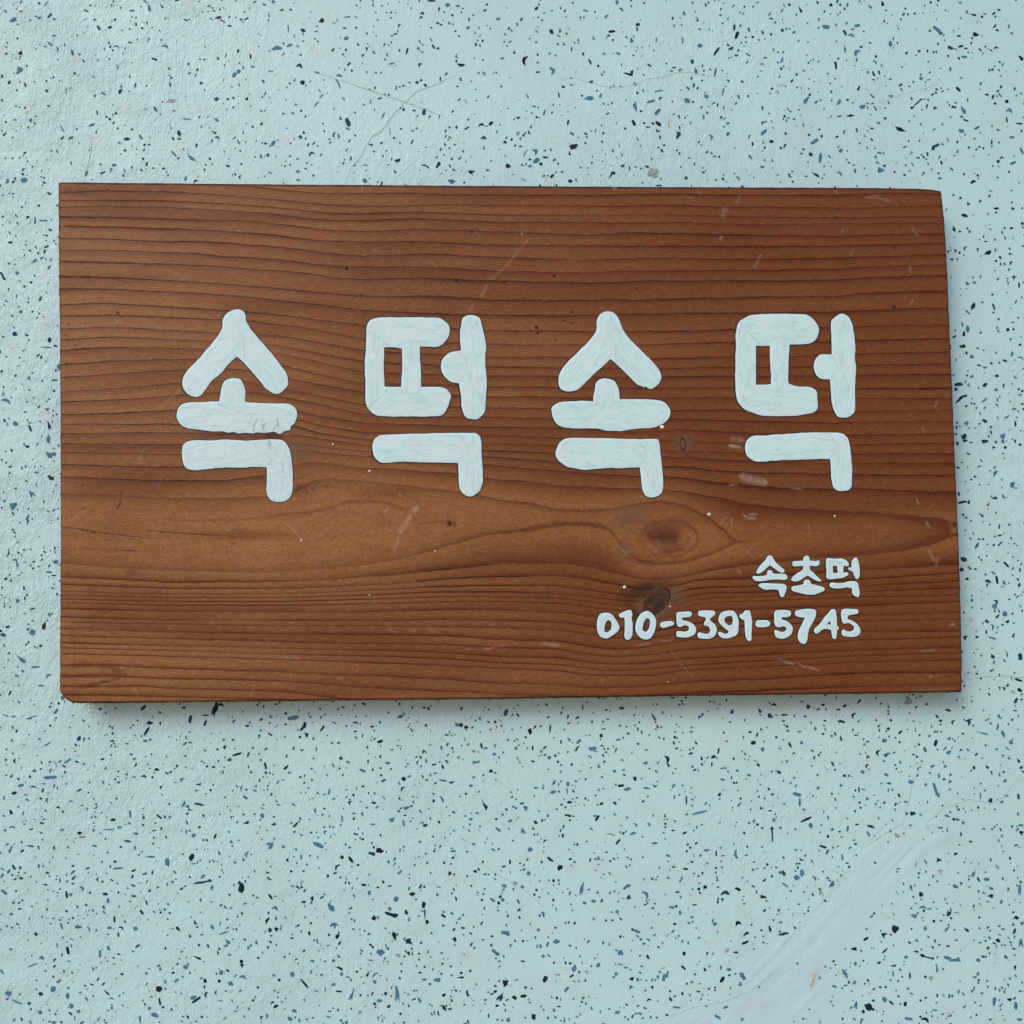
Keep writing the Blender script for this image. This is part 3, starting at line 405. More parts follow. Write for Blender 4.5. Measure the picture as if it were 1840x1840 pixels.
 (920, 1250): [(250,66,24,17,0,4,0),(42,140,32,14,-50,2,0),(470,157,34,16,35,0,1),(408,198,28,12,5,0,1),(508,85,44,13,85,4,0),(788,90,36,24,0,4,1),(1015,150,62,22,-58,1,2),(688,170,26,10,-5,0,0),(575,188,18,18,0,0,1),(128,256,28,40,0,4,0),(98,299,20,18,-50,0,0),(274,238,50,14,85,4,1),(148,376,40,14,-88,0,1),(267,445,28,28,0,0,3),(352,332,30,12,85,2,0),(410,315,32,16,-45,0,3),(480,330,44,20,45,2,3),(468,380,60,14,55,4,1),(400,404,18,16,0,0,1),(575,382,56,30,0,4,3),(600,400,30,10,-15,2,3),(640,290,26,28,0,4,0),(762,316,40,15,8,4,3),(745,396,48,20,65,1,3),(658,239,32,8,0,2,1),(775,216,24,18,0,0,3),(823,222,16,16,0,0,3),(690,382,16,15,0,0,1),(40,452,32,9,-70,2,3),(560,438,38,10,-40,2,3),(962,485,32,20,5,4,3),(1050,482,28,13,55,3,3),(966,390,30,10,5,0,0),(792,464,34,11,-20,3,3),(1115,455,58,22,-75,3,0),(1122,498,36,16,-60,2,1),(1034,241,20,11,0,0,0),(1091,310,20,14,90,0,0),(1164,342,28,15,-65,4,0),(1182,379,24,12,0,0,0),(1172,260,18,12,0,0,0),(1298,509,22,20,0,0,3),(1323,340,28,13,-55,2,0),(1362,448,36,20,-80,1,0),(1448,440,34,22,10,0,0),(1484,398,40,15,75,2,0),(1436,494,34,13,88,0,0),(1406,445,24,9,50,0,0),(1286,416,36,13,20,4,1),(1553,545,22,12,-80,0,3),(1578,590,26,10,-85,0,0),(1515,604,40,10,-15,4,1),(1704,572,26,18,20,4,3),(1736,340,38,28,25,0,0),(1802,388,28,34,0,0,3),(1762,282,34,13,70,2,1),(1712,262,24,17,0,0,0),(1772,500,24,22,0,4,0),(1750,470,38,12,-35,3,4),(1583,115,42,26,55,4,1),(1780,108,40,32,-60,1,2),(1788,140,20,14,0,4,2),(1350,155,34,16,30,3,1),(1369,135,22,17,0,0,1),(1448,46,34,14,-20,4,4),(1156,15,34,12,0,0,0),(883,595,30,34,0,4,0),(785,646,46,25,0,4,0),(828,671,54,25,15,0,3),(968,665,50,13,-5,2,3),(800,534,28,12,-5,0,3),(807,570,22,13,-20,0,0),(402,634,24,36,0,2,3),(297,692,42,24,10,0,3),(396,685,38,14,-85,4,3),(440,686,24,15,-50,4,1),(460,616,26,14,0,0,3),(530,600,22,12,60,4,0),(412,765,36,20,-5,0,0),(644,777,32,19,25,0,0),(740,773,32,17,-50,2,1),(95,808,40,28,-50,4,3),(527,738,16,20,0,0,0),(547,752,16,14,0,0,3),(1253,750,62,13,90,2,1),(1348,840,112,17,14,2,3),(1420,788,30,7,80,0,3),(1632,782,42,13,45,2,3),(1492,710,30,22,30,4,0),(1115,888,20,14,15,0,3),(612,880,50,17,55,2,0),(600,866,34,17,0,0,3),(404,862,44,20,-15,4,0),(257,862,26,13,85,0,0),(168,912,36,20,-30,4,1),(80,975,44,28,-60,4,3),(350,970,28,16,60,0,3),(365,1006,28,17,85,0,0),(236,1044,36,13,40,3,0),(133,1105,38,30,20,4,3),(272,1175,46,17,-45,2,1),(570,958,30,13,-35,0,3),(710,998,72,13,-12,3,4),(762,1050,46,17,50,2,0),(800,990,26,15,35,0,0),(868,990,44,16,10,4,3),(985,926,28,17,-55,2,3),(888,928,40,14,-50,3,3),(1102,920,18,20,0,4,0),(1156,968,26,11,-10,0,0),(1026,1061,42,15,5,2,3),(1122,1150,36,15,-25,2,3),(1328,946,26,17,-60,4,3),(1305,968,22,13,-20,4,3),(1398,1110,42,22,5,4,3),(1467,1134,44,12,-88,2,1),(1516,1150,34,9,8,3,1),(1606,1140,22,30,0,0,3),(1690,1084,22,12,-60,0,0),(1762,925,22,20,0,4,0),(1604,937,18,10,0,0,3),(620,1168,30,14,-80,4,3),(680,1125,22,12,20,4,0),(420,1175,28,14,20,0,1),(808,1104,26,7,80,0,3)],
 (1380, 1250): [(42,66,46,16,-10,3,0),(18,146,40,30,-50,4,1),(118,138,50,14,0,2,0),(290,76,36,34,-70,1,1),(396,66,28,18,20,0,0),(360,99,30,12,20,2,0),(417,95,26,11,-85,0,0),(505,100,32,13,10,0,0),(612,142,48,18,65,3,0),(523,186,54,20,-10,4,1),(655,40,42,13,48,2,0),(812,58,26,10,30,0,0),(865,132,20,14,30,0,0),(1008,40,64,62,0,4,4),(1295,105,44,17,-20,0,1),(1212,146,42,20,-48,1,0),(1240,180,24,19,0,0,0),(1328,190,40,17,60,3,0),(1440,190,50,22,-60,3,1),(1452,172,30,10,0,2,1),(1473,215,16,22,0,0,3),(1575,172,40,11,25,2,3),(1538,268,90,15,-15,1,3),(1652,222,60,22,80,4,3),(1690,275,52,22,-68,0,3),(1745,335,34,30,10,4,3),(1720,380,38,12,-35,2,3),(1642,386,28,12,30,2,3),(1782,36,44,20,62,2,1),(1776,108,32,11,0,0,1),(1548,106,18,16,0,0,3),(137,220,20,19,0,0,0),(142,254,22,24,0,0,3),(112,182,24,15,0,0,1),(226,258,34,12,5,2,3),(340,236,22,30,0,4,3),(158,354,46,16,-62,0,0),(85,380,32,9,-25,2,3),(242,340,26,28,0,0,3),(412,242,28,11,85,0,3),(458,290,24,18,0,0,3),(395,275,22,14,0,0,0),(524,304,50,18,-78,1,0),(633,284,34,10,0,0,0),(687,313,16,16,0,0,1),(836,323,36,26,0,2,3),(864,238,24,19,0,0,0),(950,263,36,18,38,0,0),(1058,240,48,11,-85,1,3),(1176,222,28,12,85,0,3),(1160,290,22,22,0,0,3),(1128,388,40,18,-70,2,0),(1205,340,52,22,72,2,0),(1302,308,28,20,45,4,3),(1296,408,42,28,15,4,3),(1272,380,38,13,45,2,3),(1323,372,26,10,50,0,3),(1437,388,30,16,-45,0,3),(1387,392,28,14,15,3,0),(788,410,42,20,80,3,0),(855,420,56,22,15,4,3),(850,432,30,12,40,2,0),(718,442,32,20,20,3,1),(833,470,26,13,-30,0,3),(465,490,42,14,-58,2,1),(333,446,26,13,80,0,0),(133,475,30,19,-80,3,3),(73,548,50,24,-30,1,1),(680,548,36,24,-30,4,3),(849,569,34,24,-25,0,3),(549,575,24,22,0,0,1),(581,576,16,16,0,0,1),(950,480,24,16,-50,4,3),(1084,525,46,16,55,3,3),(1182,508,38,19,35,4,3),(1272,508,22,26,0,0,3),(1073,573,22,20,0,0,3),(1027,620,36,28,0,4,3),(1228,577,34,16,-85,2,3),(1311,568,22,20,0,0,3),(1308,618,28,22,0,0,3),(1265,601,24,14,10,0,0),(1482,518,20,28,0,0,0),(1575,514,30,17,-40,0,0),(1664,568,32,13,-85,2,3),(1798,465,40,22,-55,1,0),(1818,516,24,24,0,0,1),(1830,545,26,12,-50,0,0),(1703,612,26,30,0,4,3),(1200,665,82,24,-72,2,3),(1222,710,36,30,-40,4,3),(1527,718,50,11,-88,2,3),(1600,752,30,42,0,4,1),(1713,718,34,19,10,4,3),(1800,725,44,20,-80,4,0),(208,710,66,23,-14,2,3),(228,765,60,17,88,2,3),(256,818,26,22,-40,4,3),(112,777,38,15,5,1,3),(32,709,28,15,15,0,1),(360,664,26,18,45,0,3),(653,675,48,11,-88,2,1),(685,673,30,11,-10,4,3),(628,681,16,17,0,0,0),(865,680,30,11,85,0,3),(942,716,30,17,-65,2,0),(713,742,24,21,0,0,3),(774,779,18,17,0,0,3),(807,802,16,14,0,0,3),(483,746,28,12,-75,0,0),(992,764,36,13,-10,2,3),(273,890,90,19,26,0,0),(308,934,34,38,0,0,3),(310,872,10,5,20,0,0),(462,962,24,22,0,0,3),(430,1012,20,24,0,0,0),(431,876,30,10,-75,2,1),(572,955,46,17,82,2,3),(735,938,60,22,-20,4,1),(722,993,46,17,-60,2,3),(640,925,28,16,0,4,0),(626,1066,28,22,20,4,3),(588,1093,30,14,30,2,3),(395,1085,54,17,-18,2,0),(425,1122,46,17,62,2,3),(266,1148,22,24,0,4,3),(533,1158,44,14,-82,2,3),(316,1190,34,12,-55,0,3),(199,1109,20,18,0,0,3),(30,1000,110,12,-87,2,1),(28,955,24,22,0,0,1),(995,847,18,30,20,4,0),(1040,848,38,34,-60,4,1),(1290,865,40,22,-35,4,3),(1335,888,30,20,-25,0,1),(1404,914,26,28,0,0,3),(1552,958,24,17,0,0,3),(1240,950,40,17,-10,4,3),(1288,965,34,12,-88,2,3),(1388,1000,38,17,88,1,0),(1458,1050,26,16,-5,0,0),(1350,1138,32,17,20,0,0),(1228,1186,40,18,20,3,0),(925,1005,44,28,-50,4,4),(1145,950,38,24,20,4,5),(1797,850,16,30,0,0,3),(1820,932,40,20,0,0,3),(1825,985,34,26,60,3,0),(490,808,22,20,0,0,4),(403,835,16,28,0,3,4),(1787,1075,34,14,20,4,1),(1682,1010,16,24,0,0,3),(40,893,26,22,0,4,3)],
 (0, 1540): [(848,82,76,16,4,2,3),(1200,40,66,30,-80,4,3),(1072,2,84,9,-2,1,3),(630,82,38,12,20,0,1),(960,98,38,15,22,0,0),(950,142,30,14,70,2,0),(98,74,42,17,-60,2,1),(63,102,34,19,60,2,3),(14,136,38,17,55,2,3),(150,153,34,21,-15,0,2),(340,115,28,15,-20,0,2),(320,198,38,15,-12,1,0),(355,138,18,14,0,0,1),(522,110,46,16,50,2,3),(528,150,36,17,40,4,1),(430,168,36,11,-88,2,3),(482,177,20,20,0,0,3),(523,192,26,19,0,0,3),(590,228,44,21,-58,3,3),(28,254,52,22,-42,2,3),(478,272,56,16,-82,2,0),(504,270,30,22,30,4,3),(96,328,26,22,-70,0,3),(137,328,26,13,45,0,1),(755,266,42,21,-5,4,0),(776,313,40,21,-88,2,3),(958,205,38,18,-35,4,3),(1003,186,38,10,0,2,4),(1074,243,24,17,60,0,1),(1052,329,42,12,-75,2,1),(1018,398,42,16,-52,2,0),(748,398,34,12,-50,2,3),(822,448,48,14,-88,2,0),(898,466,28,17,-60,0,3),(440,496,52,14,-70,2,3),(558,502,52,26,-5,4,3),(638,518,38,14,-70,3,3),(787,510,34,22,5,0,3),(872,510,42,14,-30,3,0),(973,515,34,32,0,0,3),(851,560,34,13,-85,2,0),(258,555,28,24,-50,0,0),(690,528,20,15,60,0,1),(409,635,36,12,-85,2,3),(488,672,60,23,-78,2,0),(512,638,26,11,80,0,3),(718,697,54,19,86,2,3),(779,656,42,17,-68,2,3),(853,699,26,13,0,0,0),(815,724,18,22,0,0,3),(232,778,80,10,22,2,3),(300,726,38,24,-20,3,3),(495,750,20,15,0,0,3),(668,804,34,15,-60,0,3),(14,825,44,15,-55,2,3),(423,893,40,22,25,4,3),(382,950,42,42,0,0,3),(58,978,40,36,0,4,3),(487,996,30,44,10,4,3),(292,985,32,24,-30,4,0),(490,942,22,19,0,0,3),(130,1045,64,15,-22,2,3),(96,1028,26,13,0,0,3),(209,1052,26,24,20,0,2),(512,1068,30,34,0,4,3),(622,1020,36,15,-55,2,3),(565,1111,28,26,0,0,3),(290,1117,32,26,0,0,3),(657,915,36,11,-20,2,2),(765,975,54,17,-42,1,0),(800,1018,40,13,-10,3,3),(1142,948,46,44,0,0,0),(1148,1040,54,17,-80,2,0),(1268,888,42,18,38,2,3),(1186,896,26,24,30,4,3),(1115,1138,62,32,-18,0,3),(1073,1088,20,30,0,0,3),(1335,795,36,32,0,4,3),(1005,1165,60,22,-80,4,3),(1390,1012,50,28,22,0,3),(1410,1028,80,17,34,2,0),(1480,988,44,18,70,3,0),(1474,890,26,34,0,0,0),(1575,890,24,24,0,0,0),(1657,910,36,34,0,4,3),(1590,830,30,36,0,2,3),(1745,862,54,20,-15,3,3),(1693,853,26,12,60,2,3),(1640,612,42,32,-35,4,3),(1620,638,26,20,0,4,3),(1495,640,32,16,-65,0,1),(1418,724,62,20,-22,1,0),(1604,548,62,12,22,2,3),(1735,750,30,26,-60,0,0),(1742,780,28,26,50,3,1),(1650,705,24,18,-50,0,3),(1785,650,16,34,-10,0,3),(1525,502,44,26,-60,4,3),(1404,476,22,32,20,3,0),(1278,516,38,18,-48,2,0),(1238,517,28,9,-10,0,3),(1450,558,24,12,15,0,0),(1735,225,46,78,0,0,0),(1720,182,26,20,30,4,1),(1682,200,12,28,-20,0,3),(1457,142,42,20,45,0,3),(1450,182,104,18,12,4,1),(1510,168,28,24,0,4,1),(1372,12,34,36,0,0,0),(1390,48,36,11,5,2,3),(1305,228,34,14,35,0,0),(1330,210,20,12,20,0,0),(1238,180,22,14,-50,0,1),(1750,18,22,26,0,0,3),(1690,38,24,18,0,0,3),(1780,336,5,5,0,0,0),(1758,335,26,13,40,4,1),(1587,348,26,12,35,0,1),(1190,156,38,7,-10,2,6),(1580,1033,46,11,0,1,3),(385,1190,36,24,0,0,3),(155,1165,30,14,-55,2,1),(539,1160,12,40,0,2,3),(1820,278,18,16,0,0,0),(1155,400,22,15,30,0,0),(1818,1030,22,18,0,0,1),(1470,935,15,26,0,0,0)],
 (460, 1540): [(582,70,56,18,52,3,1),(682,18,52,18,-55,2,0),(618,6,26,20,0,0,0),(517,136,22,22,0,4,1),(253,103,19,20,0,0,0),(648,150,38,12,-68,1,3),(668,187,26,13,-60,0,1),(643,183,22,12,60,0,1),(773,199,36,19,0,2,0),(1033,110,46,20,38,0,3),(994,56,36,13,50,1,3),(815,256,22,30,0,0,3),(1005,305,38,46,-20,4,3),(1123,266,34,28,0,4,0),(103,284,48,16,-55,2,0),(140,281,26,12,0,0,3),(405,297,24,30,0,4,0),(399,325,16,34,-10,2,3),(343,321,32,19,0,0,1),(138,368,50,22,-20,3,3),(537,362,36,60,25,4,3),(80,455,22,46,-25,4,0),(145,440,15,30,0,0,2),(100,525,28,34,0,0,1),(147,517,26,30,0,4,0),(179,508,14,42,-5,2,3),(560,485,64,20,8,3,3),(565,500,15,30,0,2,3),(383,546,18,34,20,2,0),(443,603,15,42,10,2,3),(585,570,24,40,-35,2,0),(258,583,26,12,0,0,0),(303,492,26,16,40,0,1),(970,412,100,24,-18,2,0),(997,420,50,34,0,0,0),(850,440,34,34,0,4,0),(877,432,12,26,0,2,0),(961,373,24,26,0,4,3),(1081,397,24,40,20,0,0),(1207,345,28,56,5,0,0),(1219,420,8,100,3,2,1),(1231,466,25,30,0,0,0),(1197,388,26,11,0,0,3),(1347,423,42,18,-35,2,0),(1422,232,14,46,15,1,1),(1438,300,14,34,5,0,1),(1408,262,18,17,0,0,2),(1316,217,32,10,0,2,3),(1352,42,20,22,0,0,0),(1392,118,24,32,0,0,0),(1424,125,17,22,0,0,0),(1574,103,28,24,0,0,0),(1402,50,18,22,0,0,3),(1547,207,18,17,0,0,0),(1783,208,36,28,0,4,3),(1768,250,6,60,-15,2,3),(1755,285,28,22,0,4,0),(1773,308,32,30,0,0,3),(1700,308,46,17,-35,2,3),(1745,330,22,22,0,0,0),(1797,547,64,36,-8,4,3),(1718,682,60,24,-42,2,3),(1735,698,30,26,0,0,1),(1426,592,26,54,-5,1,0),(1422,520,28,18,50,0,0),(1487,509,30,17,0,0,1),(1462,443,34,12,35,2,3),(1622,474,34,12,55,2,0),(1488,415,20,18,0,0,3),(1695,568,18,18,0,0,0),(1630,594,20,15,0,0,3),(993,568,30,76,15,1,0),(1015,558,18,24,-50,4,3),(1095,605,50,40,-20,4,0),(1105,612,40,24,-40,4,3),(1067,588,18,20,0,3,3),(897,685,54,50,-30,4,3),(895,685,34,24,-30,4,4),(933,640,10,36,0,2,0),(949,658,17,18,0,0,0),(840,645,20,20,0,4,0),(1097,692,22,30,35,0,0),(1123,695,11,30,0,2,0),(1020,705,38,28,-30,4,4),(1235,682,16,26,-15,0,3),(1172,696,20,14,0,0,0),(1170,425,18,16,0,0,3),(345,673,26,15,35,0,2),(405,746,34,18,-8,0,3),(595,712,20,28,40,0,3),(556,744,18,26,-30,0,1),(596,797,62,22,-22,1,0),(615,840,24,28,0,0,3),(826,741,36,13,-5,0,3),(855,845,62,15,38,3,3),(801,842,17,38,-20,3,0),(853,895,26,30,20,0,3),(661,861,32,13,-10,0,3),(262,845,34,40,20,4,3),(348,908,84,17,-50,2,0),(168,884,20,26,30,0,1),(127,850,24,22,0,4,3),(396,826,13,34,-10,0,3),(597,965,48,12,-5,2,0),(497,952,11,42,0,2,3),(555,918,30,24,0,4,3),(692,985,24,68,-18,3,3),(750,992,20,18,0,0,0),(931,981,24,26,0,0,0),(1015,992,28,84,5,3,3),(887,1031,40,24,5,0,3),(853,1054,26,23,0,0,0),(954,1073,32,18,40,0,0),(1175,1028,40,19,-55,2,3),(1351,1086,26,56,20,1,0),(1350,992,32,22,30,0,0),(1520,978,12,50,0,2,0),(1582,915,22,28,0,0,4),(1467,866,54,22,5,1,0),(1475,833,26,16,0,0,0),(1304,885,44,34,0,4,3),(1212,790,20,20,0,0,0),(1210,881,28,16,0,4,1),(1248,914,20,16,0,0,0),(1179,832,28,12,0,4,0),(1793,905,44,48,-20,4,0),(1720,966,30,20,25,0,0),(1757,1010,38,54,-30,3,1),(1733,1068,28,16,0,0,0),(1812,1170,26,46,-10,4,3),(1671,1140,14,34,0,0,1),(142,1073,38,22,22,0,0),(277,1107,38,24,-30,0,3),(243,1162,32,32,0,4,3),(79,1142,16,42,0,2,3),(651,1188,26,26,0,4,3),(520,1147,36,12,-15,2,3),(311,1175,12,34,0,2,3),(409,1155,20,13,0,0,1),(910,1178,15,26,0,0,3),(1057,1052,22,16,-40,0,3),(1284,1118,10,40,0,2,3),(1308,1115,16,15,0,0,0),(745,1120,30,24,50,4,4),(1045,821,17,18,0,0,0),(17,725,20,20,0,4,1),(1825,35,14,36,0,2,1)],
 (920, 1540): [(275,18,52,20,-40,2,1),(110,18,26,13,40,0,1),(450,36,20,18,0,0,3),(418,14,26,14,10,0,1),(213,37,20,15,-50,0,0),(622,12,14,34,10,2,3),(600,14,16,16,0,0,0),(622,54,22,8,0,0,3),(342,76,34,36,0,4,0),(120,118,30,30,0,0,3),(85,58,24,10,50,2,0),(298,172,26,24,-40,4,0),(334,168,22,17,-50,0,3),(500,230,18,72,-12,3,3),(176,237,20,20,0,0,0),(160,270,20,24,0,0,1),(196,287,18,18,0,0,3),(704,258,28,14,55,0,3),(818,215,56,18,45,2,3),(832,208,40,30,0,4,3),(838,292,26,38,-30,4,1),(765,258,22,22,0,4,6),(962,268,66,24,-55,3,3),(1005,155,26,24,40,4,3),(820,70,14,26,15,0,1),(521,330,32,22,-15,0,3),(582,317,32,28,0,4,3),(48,382,40,22,38,1,1),(223,411,20,48,18,2,3),(317,376,12,28,5,0,3),(755,392,26,30,0,4,3),(717,396,17,15,0,0,3),(722,454,17,18,0,0,0),(587,446,16,28,0,0,3),(450,476,17,24,0,0,0),(384,473,17,15,0,0,0),(190,524,22,26,0,0,3),(898,532,64,24,-15,4,3),(865,520,22,20,0,0,0),(780,571,18,20,0,0,0),(902,568,28,14,-45,0,3),(980,594,32,14,-40,2,3),(1023,560,28,12,45,0,3),(320,608,42,34,0,4,3),(204,640,20,32,0,0,3),(80,603,20,18,0,0,0),(416,637,22,19,0,0,3),(654,618,17,30,0,0,3),(699,625,14,30,10,0,3),(168,578,14,26,0,0,3),(775,688,46,40,-45,4,3),(748,668,20,14,-50,2,3),(977,717,18,38,20,2,0),(1052,646,17,17,0,0,0),(920,709,17,16,0,0,1),(447,798,30,58,-18,0,3),(619,775,36,28,0,4,3),(222,713,26,24,0,0,3),(300,758,17,24,-30,0,0),(384,758,15,28,15,0,1),(78,748,34,11,-5,2,0),(778,771,38,12,-15,2,3),(817,794,34,13,0,0,3),(747,838,28,28,30,0,3),(238,876,30,46,-35,2,0),(428,854,34,14,30,2,0),(537,826,32,17,-50,3,4),(447,892,28,9,-10,2,3),(481,891,19,19,0,0,3),(392,950,46,18,45,2,3),(1095,858,40,78,-35,1,3),(1050,862,20,38,0,0,3),(1065,827,30,17,-30,4,3),(905,880,22,34,0,4,3),(860,876,34,26,0,4,0),(920,830,24,17,-30,0,3),(1006,884,16,34,-10,0,3),(1007,934,17,26,20,0,0),(855,936,38,20,30,3,3),(1237,693,24,28,30,4,0),(1232,795,44,16,-40,2,0),(1148,360,36,24,0,4,3),(1180,352,19,19,0,0,0),(1208,400,22,36,0,0,3),(1170,480,26,19,0,4,0),(1210,288,17,26,15,0,3),(1292,432,25,20,0,0,3),(1271,473,24,17,0,0,3),(1247,85,38,14,-5,2,0),(1123,148,28,16,-35,0,3),(1219,153,14,30,0,0,3),(1340,135,19,16,0,0,0),(1307,118,18,20,-40,0,3),(1313,343,34,10,0,2,0),(1343,228,24,20,0,0,0),(1384,215,28,26,0,4,0),(1473,150,18,46,8,2,3),(1507,74,20,22,0,0,3),(1530,257,70,22,8,3,1),(1550,262,34,20,-25,4,0),(1480,312,13,46,0,2,0),(1512,303,20,18,0,0,1),(1622,230,46,20,-28,2,0),(1733,211,26,13,-35,0,0),(1802,287,46,22,-8,4,0),(1730,90,22,18,0,0,3),(1668,335,22,12,0,0,2),(1625,475,44,26,15,3,0),(1458,480,36,22,25,0,3),(1443,458,18,30,-20,0,3),(1674,556,54,20,40,1,0),(1690,545,26,22,0,0,0),(1675,614,54,18,25,2,0),(1720,486,20,19,-50,0,3),(1792,525,17,17,0,0,0),(1545,672,24,44,-30,4,4),(1610,684,38,15,0,4,1),(1502,795,18,42,8,2,3),(1558,807,36,22,0,0,3),(1385,807,16,32,35,2,1),(1418,785,26,13,35,0,3),(1510,880,30,52,-25,0,0),(1655,852,28,60,33,2,3),(1642,912,22,34,-20,4,3),(1224,980,20,32,5,0,1),(1340,967,28,14,0,4,0),(1277,992,17,26,20,0,3),(1139,1022,32,18,-55,2,0),(982,1027,38,15,20,3,0),(1183,1080,60,14,-8,2,3),(1480,1150,54,20,-35,2,3),(1535,1080,40,18,10,4,3),(1368,990,22,17,0,0,4),(758,1115,32,28,0,4,3),(921,1125,40,22,-20,4,3),(17,1010,36,28,-35,0,0),(83,998,50,24,8,0,0),(97,935,24,18,0,0,0),(154,1150,38,52,20,4,0),(337,1074,28,12,5,0,0),(375,1170,15,46,0,2,3),(412,1163,11,26,0,0,3),(349,1023,10,30,0,0,3),(490,1130,11,22,0,0,0),(553,1000,12,28,0,4,4),(905,1069,26,13,25,0,1),(997,1150,15,22,0,0,2),(1047,1035,15,12,0,0,2),(1655,1165,30,18,45,4,3),(1775,932,24,13,40,0,3),(20,190,34,26,0,4,4),(72,215,24,22,0,4,3),(1834,52,20,22,0,0,0),(657,1195,26,10,0,0,3)],
 (1380, 1540): [(112,115,18,44,15,2,1),(90,112,26,22,0,4,3),(205,148,44,36,-15,0,3),(242,118,34,46,0,4,3),(242,102,26,20,0,0,0),(334,150,42,18,-45,3,3),(428,150,18,16,0,4,0),(122,200,58,13,-35,2,3),(458,195,26,56,-30,2,3),(382,260,34,34,0,3,4),(163,243,20,18,0,0,3),(259,252,19,17,0,0,3),(320,269,16,28,15,0,1),(318,30,24,12,-55,2,3),(534,10,15,26,0,0,3),(568,44,30,9,0,2,0),(582,70,22,15,0,0,1),(1227,22,36,20,15,3,0),(1238,105,34,26,-50,3,4),(1065,50,16,36,-20,4,4),(936,82,32,18,20,4,3),(927,107,20,16,0,0,3),(1028,222,20,42,25,0,3),(1099,270,34,32,0,4,0),(1345,212,46,28,-30,4,3),(1573,161,44,26,-5,0,3),(1604,225,24,34,40,0,3),(1480,122,22,46,-30,3,3),(1446,138,14,14,0,0,3),(1813,245,24,64,0,3,3),(1602,280,36,28,10,4,0),(1580,323,32,12,0,3,3),(1680,322,18,34,-25,0,3),(1480,355,14,28,0,0,0),(1300,405,34,44,10,4,1),(1314,380,18,30,0,4,3),(1356,398,36,9,5,2,3),(1112,362,60,17,-2,3,3),(1160,372,36,12,0,0,3),(1120,385,20,18,0,4,1),(1190,325,20,20,0,0,3),(1040,420,56,34,-18,1,3),(1075,405,26,14,45,3,3),(1192,461,22,24,0,0,0),(1244,458,20,12,0,0,0),(1130,512,22,34,0,4,3),(1280,521,24,38,-40,3,3),(1297,487,18,12,-40,2,1),(1430,526,34,17,-35,2,0),(1520,435,18,15,0,0,0),(1690,519,26,18,0,0,3),(1772,533,20,46,-10,2,1),(1785,437,42,22,20,4,0),(1825,475,30,26,0,4,3),(1763,485,17,22,0,0,1),(914,515,42,48,0,4,0),(831,560,40,26,60,3,1),(703,588,42,18,32,2,0),(709,516,18,18,0,0,3),(814,609,17,14,0,0,3),(840,672,52,14,42,2,0),(616,659,46,28,-5,4,0),(668,670,16,30,30,0,3),(627,767,26,30,0,0,3),(560,838,28,52,40,3,3),(622,902,26,36,-20,4,3),(477,931,32,20,-10,4,3),(556,923,34,12,15,0,3),(717,887,17,22,0,0,0),(512,826,26,18,0,4,5),(210,763,20,20,0,0,3),(160,803,26,18,0,4,5),(110,606,40,18,-5,4,5),(110,552,66,22,10,4,1),(85,540,20,26,-30,4,3),(14,513,20,50,12,2,0),(92,470,28,15,0,0,3),(76,382,18,20,0,0,0),(292,361,18,12,30,0,3),(1016,614,26,14,-35,0,0),(1069,600,26,16,-30,0,3),(1200,602,20,30,0,4,3),(1062,679,42,20,-8,1,0),(1102,663,20,14,0,0,3),(1110,708,36,24,-10,0,0),(1150,722,84,11,-15,2,1),(1185,728,18,20,0,0,1),(991,720,30,22,0,0,3),(1213,798,18,68,0,2,3),(1288,725,66,24,-20,4,3),(1340,742,80,22,-5,4,3),(1368,738,26,34,0,0,3),(1512,742,26,34,40,0,3),(1545,716,30,17,0,4,1),(1592,582,20,30,0,0,3),(1655,602,32,32,-40,4,0),(1582,654,26,26,0,4,0),(1593,692,15,28,0,0,3),(1820,618,36,48,0,3,3),(1750,635,12,24,0,0,3),(1777,797,14,42,0,2,0),(1509,840,22,32,-30,0,3),(1487,864,34,15,0,0,3),(899,841,18,36,0,0,3),(1017,850,13,44,0,2,1),(966,860,13,20,-20,0,1),(1130,862,22,20,0,4,0),(1168,872,34,26,-40,3,4),(1370,968,20,30,-20,0,3),(1218,994,17,26,0,0,1),(1262,995,24,18,20,3,4),(1302,1002,22,36,0,4,3),(1132,1011,19,17,0,0,0),(1095,1031,20,20,0,0,0),(987,1056,24,38,-15,0,0),(886,1047,40,15,-42,2,0),(837,1020,32,34,0,4,3),(755,1030,21,18,0,0,0),(760,948,24,18,10,0,3),(720,1075,70,58,-40,4,0),(740,1085,60,20,-35,4,0),(683,1108,20,28,0,4,0),(627,1065,28,42,-15,3,3),(668,1180,14,46,0,2,3),(535,1162,14,24,15,0,1),(1010,1162,58,20,-8,2,3),(1130,1168,64,24,-22,3,0),(1096,1148,20,20,0,4,1),(1196,1101,40,12,-5,2,3),(1256,1129,26,17,0,0,3),(1412,1077,32,17,35,0,3),(1628,1040,24,66,-12,2,3),(1783,1068,28,56,5,2,3),(1737,1025,28,24,20,4,0),(1810,1168,42,20,0,0,3),(1665,957,20,20,0,0,3),(1635,946,13,26,-20,0,0),(1581,933,20,18,-50,0,3),(1727,919,15,26,20,0,3),(1483,947,15,30,-10,0,3),(1540,979,22,18,0,0,3),(1740,875,17,22,0,0,3),(1827,902,17,19,0,0,3),(1597,1168,24,17,0,0,3),(1702,1172,18,22,0,0,4),(251,1160,18,18,0,0,2),(325,890,26,120,-15,4,6),(601,963,14,13,0,0,1),(1648,70,18,46,25,4,4),(1603,20,12,30,0,4,2),(1690,155,12,24,0,0,1),(1770,97,15,17,0,0,0),(1450,216,22,14,0,0,3),(1157,201,19,14,0,0,2)],
}
